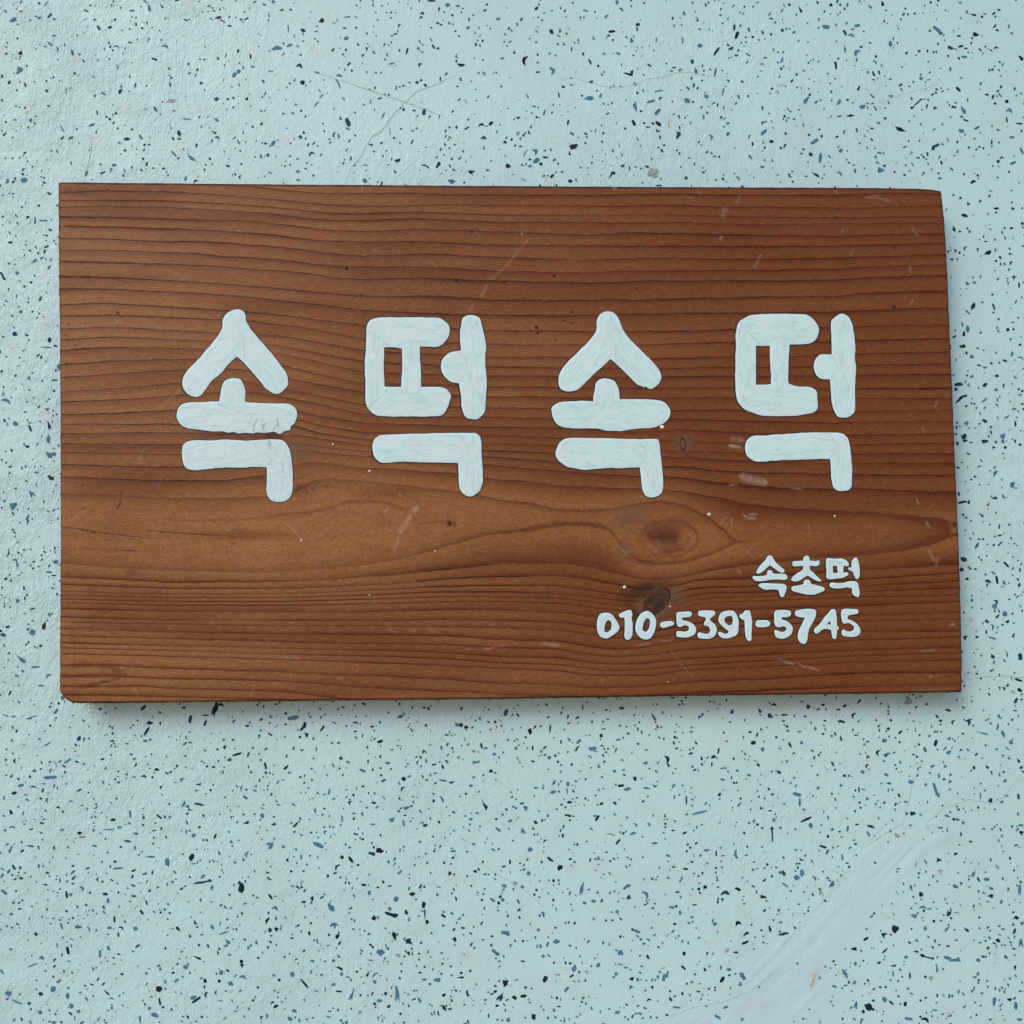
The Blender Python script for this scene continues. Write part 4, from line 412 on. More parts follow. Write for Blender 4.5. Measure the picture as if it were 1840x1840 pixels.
for (ox, oy) in [(0, 330)]:
    TILES[(ox, oy)] = [(2*u, 2*v, 2*L, 2*W, a, k, m) for u, v, L, W, a, k, m in [
     (126,132,26,8,88,2,3),(156,133,30,6,0,2,3),(180,166,14,8,-30,2,1),(168,187,9,9,0,0,1),(167,227,18,7,25,2,1),(161,244,14,8,70,2,1),(122,280,30,11,40,1,3),(150,267,16,8,15,0,3),(36,211,18,8,0,4,1),(108,241,12,8,0,0,2),(62,321,14,13,0,0,3),(6,325,18,9,-50,0,0),(14,340,20,12,-60,4,1),(177,301,18,7,55,2,3),(146,411,18,8,45,4,1),(144,417,12,9,0,0,2),(75,461,12,10,0,0,2),(53,539,18,17,0,0,1),(178,562,17,20,0,0,1),(163,588,46,6,-3,1,3),(148,624,8,14,0,0,0),(213,660,14,24,0,0,3),(195,706,26,8,5,0,3),(104,698,18,9,-50,4,3),(56,690,14,8,40,0,2),(22,780,38,10,-22,3,3),(12,757,14,16,0,3,4),(56,863,22,16,-15,0,3),(108,877,12,26,25,4,1),(177,872,12,26,20,3,1),(175,915,13,34,5,0,3),(98,944,16,11,0,4,1),(135,936,18,5,50,2,3),(180,975,26,20,0,4,3),(196,972,15,16,0,0,3),(42,959,10,12,0,0,2),(183,1056,28,14,-18,4,1),(131,1038,15,8,0,0,3),(114,1116,16,20,30,3,3),(45,1156,26,36,-45,1,3),(98,1207,13,40,-8,1,3),(200,1358,20,14,0,4,3),(176,1396,24,8,0,2,3),(62,1368,10,26,10,3,3),(52,1352,20,6,0,2,1),(193,1408,18,6,0,0,1),(86,1454,9,20,20,2,3),(62,1499,13,16,0,0,3),(14,1514,7,26,0,2,3),(158,1588,16,32,-15,1,0),(117,1613,22,22,0,0,3),(178,1550,7,18,0,2,3),(28,1592,16,12,0,4,0),(12,1622,20,14,0,4,2),(75,1708,46,20,-42,1,3),(128,1737,30,8,8,2,3),(146,1661,13,11,0,0,2),(60,1768,16,9,-30,0,3),(148,1804,24,8,0,0,3),(82,1752,12,10,0,0,3),(20,1420,14,8,20,0,1),(175,1768,22,8,35,3,3),(190,1454,15,6,0,0,3),(116,1528,20,6,20,2,1),(205,78,8,8,0,0,1),(45,1243,12,8,0,0,3)]]
TRACED = [(ox + u / 4.0, oy + v / 4.0, L / 4.0, W / 4.0, a, k, m) for (ox, oy), l in TILES.items() for (u, v, L, W, a, k, m) in l]
def on_board(x, y, m=0): return 105 - m < x < 1728 + m and 330 - m < y < 1262 + m

chips = []   # (area, x array, y array, material)
occupied = {}
def near(x, y, d):
    gx, gy = int(x // 20), int(y // 20)
    for i in (-1, 0, 1):
        for j in (-1, 0, 1):
            for (qx, qy, qd) in occupied.get((gx + i, gy + j), ()):
                if math.hypot(qx - x, qy - y) < d + qd: return True
    return False
def occupy(x, y, d): occupied.setdefault((int(x // 20), int(y // 20)), []).append((x, y, d))
for (x, y, L, W, a, k, m) in TRACED:
    bx, by = blob(x, y, L, W, a, k, rnd); chips.append((L * W, bx, by, m, x, y)); occupy(x, y, L * 0.5)
lo, hi = -560, 2400
dens = 0.0028
N = int((hi - lo) ** 2 * dens)
for i in range(N):
    x, y = rnd.uniform(lo, hi), rnd.uniform(lo, hi)
    if on_board(x, y, -22): continue
    loc = 1 + 0.35 * float(vnoise(np.array(x), np.array(y), 120, 55))
    if x < 500 and y < 420: loc *= 0.8
    if rnd.random() > loc: continue
    sm = float(scar_mask(np.array(float(x)), np.array(float(y)))[0])
    if rnd.random() < sm * 1.25 - 0.08: continue
    inside = -10 < x < 1850 and -10 < y < 1850
    q = rnd.random()
    if q < 0.66: W = rnd.uniform(2.0, 4.4); L = W * rnd.uniform(1.0, 1.5); k = 0
    elif q < 0.93: W = rnd.uniform(2.4, 4.0); L = W * rnd.uniform(1.4, 2.6); k = rnd.choice([0, 1, 2, 3, 1])
    elif inside: W = rnd.uniform(2.6, 4.2); L = W * rnd.uniform(1.2, 2.4); k = rnd.choice([0, 1, 2, 3, 4])
    else: W = rnd.uniform(4, 8); L = W * rnd.uniform(1.2, 2.6); k = rnd.choice([0, 1, 2, 3, 4])
    if near(x, y, L * 0.45): continue
    occupy(x, y, L * 0.5)
    a = rnd.uniform(0, 180)
    m = rnd.choices(range(7), [18, 22, 32, 18, 4, 5, 1])[0]
    bx, by = blob(x, y, L, W, a, k, rnd); chips.append((L * W, bx, by, m, x, y))
    if q > 0.8 and rnd.random() < 0.35:     # two chips run together
        a2 = a + rnd.uniform(40, 120); L2 = L * 0.7
        x2, y2 = x + math.cos(R(a)) * L * 0.4, y - math.sin(R(a)) * L * 0.4
        bx, by = blob(x2, y2, L2, W * 0.7, a2, 1, rnd); chips.append((L2 * W * 0.5, bx, by, m, x2, y2))

def visible(c): return -5 < c[4] < 1845 and -5 < c[5] < 1845 and not on_board(c[4], c[5], 3)
chips.sort(key=lambda c: -(c[0] if visible(c) else 0))
for n_, (ar, bx, by, m, cx, cy) in enumerate(chips[:300]):
    q = on_wall(np.append(bx, bx.mean()), np.append(by, by.mean()), 0.00006)
    q[-1, 1] -= 0.00003
    base = on_wall(bx, by, -0.0003)
    n = len(bx); vs = np.concatenate([q, base])
    fc = [(i, (i + 1) % n, n) for i in range(n)] + [(n + 1 + i, n + 1 + (i + 1) % n, (i + 1) % n, i) for i in range(n)]
    mesh_obj('chip', vs, fc, M_FLECK[m], wall, origin=tuple(q[-1]), smooth=False)
V, Fc, MI = [], [], []; off = 0
for (ar, bx, by, m, cx, cy) in chips[300:]:
    n = len(bx); V.append((bx, by)); Fc.append(tuple(range(off, off + n))); MI.append(m); off += n
allx = np.concatenate([v[0] for v in V]); ally = np.concatenate([v[1] for v in V])
small = mesh_obj('small_chips', on_wall(allx, ally, 0.00006), Fc, M_FLECK, wall, smooth=False, mat_idx=MI)
small['kind'] = 'stuff'

# ---- cracks in the plaster: thin ribbons lying in the surface
def ribbon(pts, w, lift, name, mat, parent, jitter=0.8, plane=None):
    p = []
    for (x0, y0), (x1, y1) in zip(pts[:-1], pts[1:]):
        n = max(2, int(math.hypot(x1 - x0, y1 - y0) / 4))
        for i in range(n):
            t = i / n; p.append((x0 + (x1 - x0) * t + rnd.uniform(-1, 1) * jitter, y0 + (y1 - y0) * t + rnd.uniform(-1, 1) * jitter))
    p.append(pts[-1]); p = np.array(p)
    t = np.gradient(p, axis=0); t /= np.hypot(t[:, 0], t[:, 1])[:, None] + 1e-9
    nrm = np.stack([-t[:, 1], t[:, 0]], 1)
    k = np.sin(np.linspace(0, math.pi, len(p))) ** 0.4
    ww = (w * 0.5 * k * (0.75 + 0.5 * nrs.rand(len(p))))[:, None]
    a = p + nrm * ww; b = p - nrm * ww
    q = on_wall(np.r_[a[:, 0], b[:, 0]], np.r_[a[:, 1], b[:, 1]], lift) if plane is None else P(np.r_[a[:, 0], b[:, 0]], np.r_[a[:, 1], b[:, 1]], plane)
    n = len(p)
    return mesh_obj(name, q, [(i, i + 1, n + i + 1, n + i) for i in range(n - 1)], mat, parent, smooth=False)
for pts, w, mt in [([(162, 245), (165, 268), (159, 292), (154, 315), (150, 330)], 1.1, M_CRACK),
                   ([(821, 135), (800, 143), (788, 152), (765, 158), (748, 166), (737, 176), (729, 184), (708, 204), (695, 222), (687, 236), (670, 244), (658, 262), (650, 282), (632, 300), (622, 322), (618, 334)], 1.2, M_CRACK),
                   ([(560, 128), (598, 140), (640, 154), (680, 168), (729, 184), (770, 199), (805, 213)], 1.1, M_CRACK),
 ([(1005, 143), (1022, 141), (1040, 143), (1062, 149), (1085, 155), (1110, 158), (1140, 152), (1160, 143), (1190, 138), (1215, 131), (1238, 130), (1260, 135), (1290, 138), (1302, 146)], 1.0, M_CRACK2),
 ([(1575, 187), (1605, 175), (1630, 168), (1660, 160), (1690, 150)], 1.0, M_CRACK2),
                   ([(1727, 1226), (1745, 1220), (1765, 1216), (1800, 1215), (1840, 1218), (1900, 1212)], 1.0, M_CRACK),
                   ([(1668, 1330), (1660, 1352), (1650, 1385), (1640, 1410), (1632, 1440), (1622, 1490)], 1.2, M_CRACK2),
                   ([(1850, 1398), (1822, 1408), (1805, 1432), (1780, 1445), (1745, 1436), (1700, 1450), (1665, 1478)], 1.3, M_CRACK2),
                   ([(45, 1840), (72, 1812), (95, 1788), (120, 1768), (142, 1745)], 1.2, M_CRACK2),
                   ([(385, 1842), (425, 1815), (465, 1802), (500, 1778), (545, 1762), (600, 1750)], 1.1, M_CRACK2),
                   ([(815, 1482), (835, 1520), (858, 1548), (905, 1578), (938, 1596), (990, 1640)], 1.1, M_CRACK2),
                   ([(1470, 1535), (1482, 1560), (1510, 1570), (1525, 1585)], 1.2, M_CRACK2),
                   ([(1575, 1630), (1590, 1645), (1612, 1655)], 1.0, M_CRACK2),
                   ([(1555, 1522), (1600, 1492), (1625, 1478)], 1.2, M_CRACK),
                   ([(1395, 1745), (1345, 1782), (1300, 1800), (1240, 1812), (1200, 1830)], 1.2, M_CRACK2),
                   ([(1685, 1250), (1690, 1265), (1684, 1278)], 0.8, M_CRACK2),
                   ([(120, 1150), (90, 1190), (78, 1230)], 1.0, M_CRACK2)]:
    ribbon(pts, w, 0.00007, 'crack', mt, wall)

# ------------------------------------------------------------------ the wooden board
TOP = [(105, 329), (112, 327.5), (300, 329.5), (500, 331.3), (700, 332.8), (900, 334.3), (1100, 335.5), (1300, 336.6), (1500, 337.3), (1600, 338.2), (1645, 339), (1675, 340.8), (1688, 343), (1700, 345)]
BOT = [(106, 1236), (109, 1244), (115, 1252), (123, 1259), (131, 1263), (145, 1263.6), (300, 1262.5), (500, 1260), (700, 1258), (900, 1256), (1100, 1252.8), (1300, 1249.5), (1500, 1247.2), (1600, 1246), (1700, 1244.5), (1730, 1243.5)]
LEF = [(320, 105), (420, 105.5), (520, 106.5), (600, 107.8), (800, 109), (1000, 109), (1150, 108.2), (1270, 107.6)]
RIG = [(336, 1689), (350, 1691.5), (390, 1696), (440, 1699.5), (500, 1702.5), (556, 1704.5), (620, 1707.5), (680, 1710), (760, 1713), (830, 1716), (900, 1719), (1000, 1723), (1060, 1725), (1150, 1727), (1200, 1728), (1250, 1727.5)]
def fn(pts, xs): return np.interp(xs, [p[0] for p in pts], [p[1] for p in pts])
NX, NY = 810, 468
S, T = np.meshgrid(np.linspace(0, 1, NX), np.linspace(0, 1, NY))
BX = 106 + S * 1610; BY = 330 + T * 920
for _ in range(6):
    l = fn(LEF, BY); r = fn(RIG, BY); BX = l + S * (r - l)
    tp = fn(TOP, BX); bt = fn(BOT, BX); BY = tp + T * (bt - tp)
rim = 0.5
BX[:, 0] += rim * vnoise(BX[:, 0], BY[:, 0], 5, 61); BX[:, -1] += rim * vnoise(BX[:, -1], BY[:, -1], 5, 62)
BY[0] += rim * 0.6 * vnoise(BX[0], BY[0], 9, 63); BY[-1] += rim * 1.3 * vnoise(BX[-1], BY[-1], 5, 64)

# growth rings traced from the photograph: upper half L0..L27 (outermost first), lower half N0..N18
LINES_U = [
 [(110,312),(300,322),(400,332),(450,335),(500,341),(550,346),(600,349.5),(700,348),(750,347),(800,350),(900,350.5),(1000,351),(1100,350.5),(1150,348),(1250,349.5),(1300,351),(1400,350.5),(1500,351),(1600,347.5),(1700,349)],
 [(110,345.5),(200,343),(300,345),(400,351),(500,359),(550,364),(600,368),(700,371),(750,369),(800,367.5),(900,370.5),(1000,370.5),(1100,371),(1200,369),(1300,372),(1400,372.5),(1500,374),(1550,374.5),(1600,372),(1700,369)],
 [(110,360),(200,360.5),(300,361),(400,366),(500,373),(550,379),(600,384.5),(650,384.5),(700,382),(750,381),(800,383),(900,386),(1100,387),(1200,386),(1300,389.5),(1400,391),(1500,392),(1600,390),(1700,389.5)],
 [(110,372),(200,371),(300,372.5),(400,378),(500,385),(550,392.5),(600,395.5),(650,396),(700,394.5),(750,392.5),(800,394.5),(900,399),(1000,399),(1150,400.5),(1225,399),(1300,402),(1400,403),(1500,401.5),(1550,402.5),(1600,400.5),(1700,401)],
 [(110,389),(200,390.5),(300,393),(370,396),(425,396),(500,403),(550,408),(600,415),(650,416),(700,415),(750,412.5),(800,414.5),(900,416.5),(1000,420.5),(1050,422),(1100,421),(1150,418),(1200,419),(1300,421.5),(1400,423),(1500,424.5),(1550,423),(1600,421),(1700,420)],
 [(110,405.5),(200,407.5),(300,410.5),(400,415.5),(500,423),(550,430),(600,433.5),(650,435),(750,434),(800,435.5),(900,440.5),(1000,441),(1100,442),(1300,442.5),(1400,442.5),(1500,442),(1550,440.5),(1600,439.5),(1700,437)],
 [(110,428.5),(200,430),(300,435),(362,434),(400,436),(500,444.5),(550,450),(600,457),(650,460.5),(700,459),(750,457),(800,457.5),(900,463.5),(1000,465.5),(1050,468),(1100,467),(1150,464.5),(1200,464.5),(1300,466.5),(1400,466),(1500,464),(1600,461),(1700,457.5)],
 [(110,449.5),(200,450),(300,454),(350,456),(400,460.5),(500,467),(550,473),(600,479),(700,480),(750,479.5),(800,482),(900,488),(1000,490.5),(1050,490.5),(1100,487.5),(1200,487),(1300,486),(1400,485.5),(1450,484),(1500,484),(1550,480.5),(1600,478),(1700,476)],
 [(110,469),(200,471),(300,474.5),(400,479.5),(500,487),(550,491),(600,499),(650,503.5),(700,501),(750,499.5),(800,501),(850,504),(900,504.5),(1000,507),(1100,507.5),(1150,505),(1200,506),(1300,504),(1400,505),(1500,502.5),(1550,499.5),(1600,497.5),(1700,494.5)],
 [(110,497),(200,499.5),(300,504),(400,510.5),(500,519),(600,528),(650,532.5),(700,532.5),(800,534.5),(900,539.5),(1000,541),(1100,539),(1150,540),(1200,538),(1300,535.5),(1400,534),(1500,533),(1550,527.5),(1600,524.5),(1700,523)],
 [(110,519.5),(200,520),(300,524),(400,530),(500,540),(600,551),(650,558),(700,560),(775,564),(825,565),(900,567),(1000,567),(1125,564.5),(1200,564),(1300,563),(1475,560),(1550,560),(1625,555),(1710,554)],
 [(110,547.5),(162,545),(200,545),(250,549.5),(300,552),(375,556),(450,561),(500,566),(575,575.5),(650,585),(875,594),(900,596),(1000,595.5),(1125,598),(1300,593),(1475,590),(1540,588),(1600,584.5),(1710,585.5)],
 [(110,568),(200,566),(250,567.5),(300,570),(375,574),(450,577),(500,583),(575,594),(650,609.5),(875,618),(900,619),(1040,619.5),(1150,619.5),(1310,615.5),(1462,615),(1540,611),(1710,607.5)],
 [(110,592.5),(175,589),(225,589),(300,594),(375,598),(500,604),(575,615),(650,629.5),(875,642.5),(950,642),(1020,642.5),(1175,645),(1250,644.5),(1312,640.5),(1440,640),(1540,637),(1710,633)],
 [(110,610.5),(150,607.5),(200,605.5),(250,607.5),(300,610.5),(375,613),(500,621),(575,636),(650,649.5),(875,659.5),(1000,661),(1190,663),(1250,660.5),(1310,660),(1400,660.5),(1540,655.5),(1625,655),(1710,653.5)],
 [(110,630.5),(150,626),(200,624.5),(250,624.5),(300,626),(365,627.5),(500,635),(525,640),(650,669),(875,676),(960,675.5),(1115,678.5),(1200,677.5),(1312,675.5),(1400,675.5),(1540,675),(1640,673.5),(1710,672.5)],
 [(110,655.5),(200,650),(300,646),(350,645.5),(420,646),(500,655),(525,661),(650,690),(800,691),(875,695.5),(950,695.5),(1050,697),(1200,697.5),(1312,697),(1375,697.5),(1475,698.5),(1600,698.5),(1710,698)],
 [(110,679),(200,673),(300,666),(400,662.5),(437,664),(515,680),(650,704.5),(810,709.5),(875,713),(950,713),(1060,715),(1115,718),(1200,715),(1312,714),(1475,715),(1710,716)],
 [(110,704.5),(175,701),(250,695),(300,690),(400,685),(437,685),(520,701),(575,712.5),(650,727),(810,732),(875,733.5),(1000,734.5),(1205,737.5),(1312,737),(1400,738.7),(1475,739.5),(1600,738.7),(1710,737)],
 [(110,722),(200,718.7),(300,712.5),(350,708),(400,705),(450,704.5),(500,712),(575,726),(650,744.5),(700,748),(810,749.5),(875,749.5),(985,752),(1210,752.5),(1312,755.5),(1400,758),(1500,760),(1540,758.7),(1710,757)],
 [(110,745.5),(200,743.7),(300,738),(400,734),(460,730),(520,736),(532,738.7),(575,750),(650,760),(725,763),(800,765),(950,769.5),(1000,769.5),(1060,772),(1125,776),(1188,775.5),(1225,772),(1250,775.5),(1350,778.7),(1525,782),(1600,781),(1710,778.7)],
 [(110,762.5),(300,762),(400,768),(470,764),(520,752),(545,755),(575,764),(650,777),(860,782),(940,784.5),(1000,787.5),(1195,792),(1212,790),(1240,789),(1250,794),(1350,797.5),(1540,799),(1620,797),(1715,797.5)],
 [(110,780),(200,779),(300,777.5),(400,780),(480,779),(530,765),(575,778.7),(660,790.5),(875,797.5),(940,798.5),(1000,801),(1195,808.7),(1225,812),(1245,811),(1260,812),(1350,813.7),(1540,816),(1620,815),(1715,815)],
 [(110,797),(200,798),(300,799),(330,799),(460,797),(530,782),(575,788),(660,800),(875,810),(940,812),(1000,815),(1195,821),(1230,823),(1350,829.3),(1540,832.5),(1620,832),(1715,832.5)],
 [(130,813),(200,815),(300,817),(400,817),(480,812),(535,796),(575,802),(590,805),(660,811),(875,820.7),(940,826),(1000,831.2),(1195,838.7),(1230,838),(1275,845),(1350,849),(1540,853),(1620,854),(1715,853)],
 [(110,834),(125,835),(200,837),(300,839),(400,838),(480,830),(535,808),(587,813.7),(660,820),(875,835.5),(940,841),(1000,846),(1100,853.7),(1150,855.5),(1195,856),(1230,859),(1290,868),(1350,873),(1440,879),(1540,878.7),(1625,883),(1715,884)],
 [(110,856),(150,859),(200,861),(300,864),(350,865),(400,863),(475,856),(550,831),(590,834),(650,841),(700,842.5),(820,851.2),(870,859),(940,865),(1000,872.5),(1100,877.5),(1145,878.7),(1195,881),(1230,884),(1290,895),(1350,909),(1400,914),(1450,917),(1500,919),(1550,921),(1600,925),(1650,930),(1690,932),(1707,938),(1730,948)],
 [(110,887),(150,889.5),(220,892),(300,896),(400,897),(475,894.5),(530,878),(562,864),(580,861),(625,862),(725,872),(820,884.5),(875,893),(900,899),(950,905),(1000,915),(1050,918),(1100,914),(1150,904),(1187,899),(1225,906),(1270,928),(1300,950),(1322,974),(1400,968),(1730,954)],
]
LINES_N = [
 [(110,1012),(200,1019),(275,1024),(350,1025),(450,1027.5),(500,1027),(600,1021),(650,1015),(700,1007.5),(775,990),(800,980),(875,960),(950,952),(1000,944),(1030,941.5),(1075,944),(1095,952),(1108,968),(1125,995),(1150,1010),(1187,1016),(1225,1012),(1275,997),(1300,986),(1322,975),(1400,969),(1730,955)],
 [(110,1037.5),(200,1041),(300,1047),(500,1046),(600,1041),(700,1034),(800,1024),(875,1016),(900,1012.5),(1000,1012.5),(1050,1016),(1100,1028.7),(1150,1040),(1185,1041),(1212,1040),(1237,1035),(1275,1026),(1300,1021),(1350,1014),(1475,1001),(1550,997.5),(1625,989),(1665,981),(1690,974),(1705,965),(1730,956)],
 [(110,1051),(200,1054.5),(300,1058),(500,1058),(600,1055),(700,1049.5),(740,1046),(800,1041),(900,1036.5),(950,1035.5),(1000,1034.5),(1050,1040),(1100,1050),(1150,1060),(1180,1058),(1220,1052),(1250,1043),(1300,1041),(1360,1039.5),(1545,1023.6),(1720,1015)],
 [(110,1062.5),(200,1066),(300,1067.5),(500,1067.5),(600,1064),(700,1059.5),(800,1054),(900,1052.5),(1000,1054),(1050,1060),(1100,1067.5),(1150,1074),(1200,1072),(1240,1060),(1275,1056),(1360,1055),(1545,1042),(1720,1030)],
 [(110,1071),(200,1072.5),(300,1075),(500,1074.5),(600,1072),(700,1069),(770,1065),(900,1064.5),(1000,1067.5),(1050,1072),(1100,1078.7),(1150,1083),(1210,1082),(1240,1072),(1275,1066.5),(1360,1066),(1545,1054),(1720,1045)],
 [(110,1076.5),(200,1079),(300,1081.2),(500,1081.5),(600,1079),(700,1076.2),(800,1073),(900,1073),(1000,1075.5),(1050,1080.5),(1100,1087.5),(1150,1091),(1210,1090),(1245,1079),(1290,1074.5),(1360,1073),(1545,1064),(1720,1057)],
 [(110,1082.5),(200,1085.5),(300,1088.2),(500,1088.3),(600,1087),(700,1085),(800,1081.5),(900,1081.3),(1000,1084.5),(1050,1090),(1100,1096),(1150,1098),(1215,1097),(1240,1088),(1275,1082.5),(1360,1080),(1545,1073),(1720,1070)],
 [(110,1093.7),(200,1096),(300,1098.7),(500,1099),(600,1100),(650,1101),(700,1098),(800,1096),(900,1095.5),(1000,1101),(1050,1105.7),(1100,1111),(1160,1113),(1200,1111),(1235,1101),(1275,1097),(1360,1095),(1545,1089),(1720,1081.5)],
 [(110,1110),(200,1112.5),(300,1115),(500,1115.7),(700,1115.7),(800,1114),(900,1116.2),(1000,1118.7),(1050,1125),(1100,1131),(1140,1136),(1175,1136),(1212,1128),(1260,1120),(1360,1113),(1545,1106),(1720,1102)],
 [(110,1117.5),(200,1120),(300,1122),(500,1125),(700,1125),(800,1126),(900,1127.5),(1000,1132),(1050,1138.7),(1100,1146),(1150,1149),(1200,1143),(1260,1133),(1360,1124),(1545,1116.6),(1720,1112.5)],
 [(110,1130),(200,1133),(300,1135.5),(500,1139.5),(700,1141.2),(800,1143),(900,1150),(1000,1152.5),(1050,1161),(1100,1167.5),(1150,1166),(1225,1152.5),(1275,1145),(1400,1140),(1545,1136),(1720,1134.5)],
 [(110,1142.5),(200,1145),(300,1148),(500,1153),(600,1157),(700,1157.5),(800,1159),(900,1164.5),(1000,1166.5),(1050,1176),(1100,1180.5),(1150,1178.5),(1225,1169),(1325,1162.5),(1400,1158),(1545,1151),(1720,1145)],
 [(110,1156),(200,1158.7),(300,1160.5),(500,1165.5),(700,1169.2),(800,1173),(900,1180.5),(1000,1183),(1050,1190),(1100,1194.5),(1150,1193.7),(1225,1185),(1360,1177.5),(1545,1169),(1720,1164)],
 [(110,1165),(200,1167),(300,1169.2),(500,1176),(700,1180),(800,1184.5),(900,1191.5),(1000,1195),(1050,1201),(1100,1205.7),(1150,1203.7),(1225,1197),(1360,1188.7),(1545,1178.6),(1720,1173.7)],
 [(110,1174.5),(200,1177),(300,1180),(500,1185),(700,1192.5),(800,1196),(900,1201.5),(1000,1205),(1050,1213),(1100,1214.2),(1175,1213.7),(1225,1205),(1360,1198.7),(1545,1190),(1720,1185)],
 [(110,1197.5),(200,1197),(300,1201.2),(500,1207),(600,1213),(700,1216.2),(800,1221),(900,1229),(1000,1231),(1050,1235),(1100,1235.5),(1150,1234),(1225,1227.5),(1250,1224.5),(1360,1221),(1545,1210),(1720,1209.5)],
 [(110,1216),(200,1215.5),(300,1220),(500,1224),(600,1231),(700,1237.5),(800,1242),(900,1246.5),(1000,1251),(1100,1254),(1225,1247.5),(1360,1242.5),(1545,1233),(1720,1230)],
 [(110,1233.7),(200,1234.5),(250,1233),(300,1237.5),(400,1240),(500,1242.5),(550,1247),(600,1255),(640,1262),(900,1268),(1200,1270),(1400,1262),(1545,1254),(1720,1252)],
 [(110,1249),(200,1249.5),(300,1252.5),(500,1257.5),(600,1268),(900,1285),(1720,1275)],
]
XS = np.arange(80, 1761, 2.0)
def line_at(pts):
    v = np.interp(XS, [p[0] for p in pts], [p[1] for p in pts])
    k = np.exp(-(np.arange(-12, 13) * 2.0 / 9.0) ** 2); k /= k.sum()
    return np.convolve(np.pad(v, 12, mode='edge'), k, 'valid')
YL = [line_at(p) for p in LINES_U]; YN = [line_at(p) for p in LINES_N]
gm = np.interp(XS, [1318, 1335, 1450, 1600, 1680, 1706, 1714, 1730], [0, 0.04, 0.22, 0.45, 0.78, 1.0, 1.12, 1.3])
ks_y = [YL[0] - 60, YL[0] - 20] + YL + YN + [YN[-1] + 14, YN[-1] + 40]
gU = [29.0, 28.0] + [27.0 - i for i in range(28)]
gN = [float(j) for j in range(19)] + [19.0, 20.0]
ks_g = [np.full_like(XS, g) for g in gU] + [np.full_like(XS, g) for g in gN]
iL27, iN0 = 2 + 27, 2 + 28
ks_g[iL27] = gm.copy(); ks_g[iN0] = gm.copy()
KY = np.array(ks_y); KG = np.array(ks_g)
for i in range(1, len(KY)): KY[i] = np.maximum(KY[i], KY[i - 1] + 0.4)
ring = np.zeros_like(BX)
bxf, byf = BX.ravel(), BY.ravel()
fi = np.clip((bxf - XS[0]) / 2.0, 0, len(XS) - 2); ii = fi.astype(int); ff = fi - ii
out = np.zeros_like(bxf)
order = np.argsort(ii, kind='stable')
bounds = np.searchsorted(ii[order], np.arange(len(XS)))
for c in range(len(XS) - 1):
    s = order[bounds[c]:bounds[c + 1]]
    if len(s) == 0: continue
    yy = byf[s]
    fa = ff[s]
    def g_at(col):
        g = np.interp(yy, KY[:, col], KG[:, col])
        t = (yy - KY[iL27, col]) / max(1.0, KY[iN0, col] - KY[iL27, col])
        core = np.where((t > 0) & (t < 1), 4 * t * (1 - t), 0) * np.clip((KY[iN0, col] - KY[iL27, col]) / 60.0, 0, 1)
        return g - 0.9 * core
    out[s] = g_at(c) * (1 - fa) + g_at(c + 1) * fa
# separate the two halves' noise: keep the upper rings 40 apart in phase without moving the lines
midy = np.interp(bxf, XS, (YL[27] + YN[0]) / 2)
ring = (out + 60.0).reshape(BX.shape)

Z0 = np.zeros_like(BX)
dark, grey, red, pale, gold, warm, noring, kring = [Z0.copy() for _ in range(8)]
def splat(arr, m): np.maximum(arr, m, out=arr)
def stroke(arr, pts, w0, s, w1=None, soft=0.5, taper=True):
    xs = [p[0] for p in pts]; ys = [p[1] for p in pts]; pad = max(w0, w1 or 0) * 3 + 4
    msk = (BX > min(xs) - pad) & (BX < max(xs) + pad) & (BY > min(ys) - pad) & (BY < max(ys) + pad)
    x, y = BX[msk], BY[msk]
    d, a = segdist(x, y, pts)
    w = w0 + ((w1 if w1 is not None else w0) - w0) * a
    if taper: w = w * np.clip(np.minimum(a, 1 - a) * 8 + 0.35, 0, 1)
    m = s * (1 - smoothstep(w * (1 - soft), w + 0.8, d)) * (0.75 + 0.35 * vnoise(x, y, 5, 41))
    arr[msk] = np.maximum(arr[msk], m)
def patch(arr, cx, cy, rx, ry, ang, s, hard=0.3):
    r = ell(BX, BY, cx, cy, rx, ry, ang) + 0.22 * vnoise(BX, BY, max(6, min(rx, ry) * 0.5), 43)
    splat(arr, s * (1 - smoothstep(hard, 1.15, r)))

# knot fields
r = ell(BX, BY, 1202, 967, 53, 35, -3) + 0.05 * vnoise(BX, BY, 12, 44)
patch(noring, 1202, 967, 58, 40, 0, 1.0, 0.75)
kring += np.where(r < 1, (1 - r) * 3.2, 0) * (1 - smoothstep(0.95, 1.0, r))
splat(red, 0.9 * np.exp(-((r - 0.97) / 0.05) ** 2) * (0.2 + 0.8 * smoothstep(1160, 1235, BX)) * (0.7 + 0.4 * vnoise(BX, BY, 8, 48)))
patch(red, 1188, 960, 48, 26, 8, 0.95, 0.25)
patch(dark, 1196, 966, 28, 14, 0, 0.35, 0.1)
patch(red, 1205, 985, 34, 14, 0, 0.6, 0.2)
for i in range(46): patch(rnd.choice([dark, grey, red]), rnd.gauss(1195, 24), rnd.gauss(966, 12), rnd.uniform(2, 5), rnd.uniform(1, 2.5), rnd.uniform(-30, 30), rnd.uniform(.25, .6))
for i in range(40): patch(rnd.choice([dark, grey, grey]), rnd.gauss(1135, 16), rnd.gauss(935, 18), rnd.uniform(2, 5), rnd.uniform(1, 2.5), rnd.uniform(0, 90), rnd.uniform(.15, .35))
patch(grey, 1200, 972, 20, 11, 0, 0.6)
patch(grey, 1132, 925, 44, 32, 20, 0.6, 0.0)
patch(grey, 1122, 985, 16, 22, 20, 0.55)
patch(grey, 1212, 937, 16, 5, -8, 0.6)
patch(noring, 1135, 930, 26, 18, 0, 0.6)
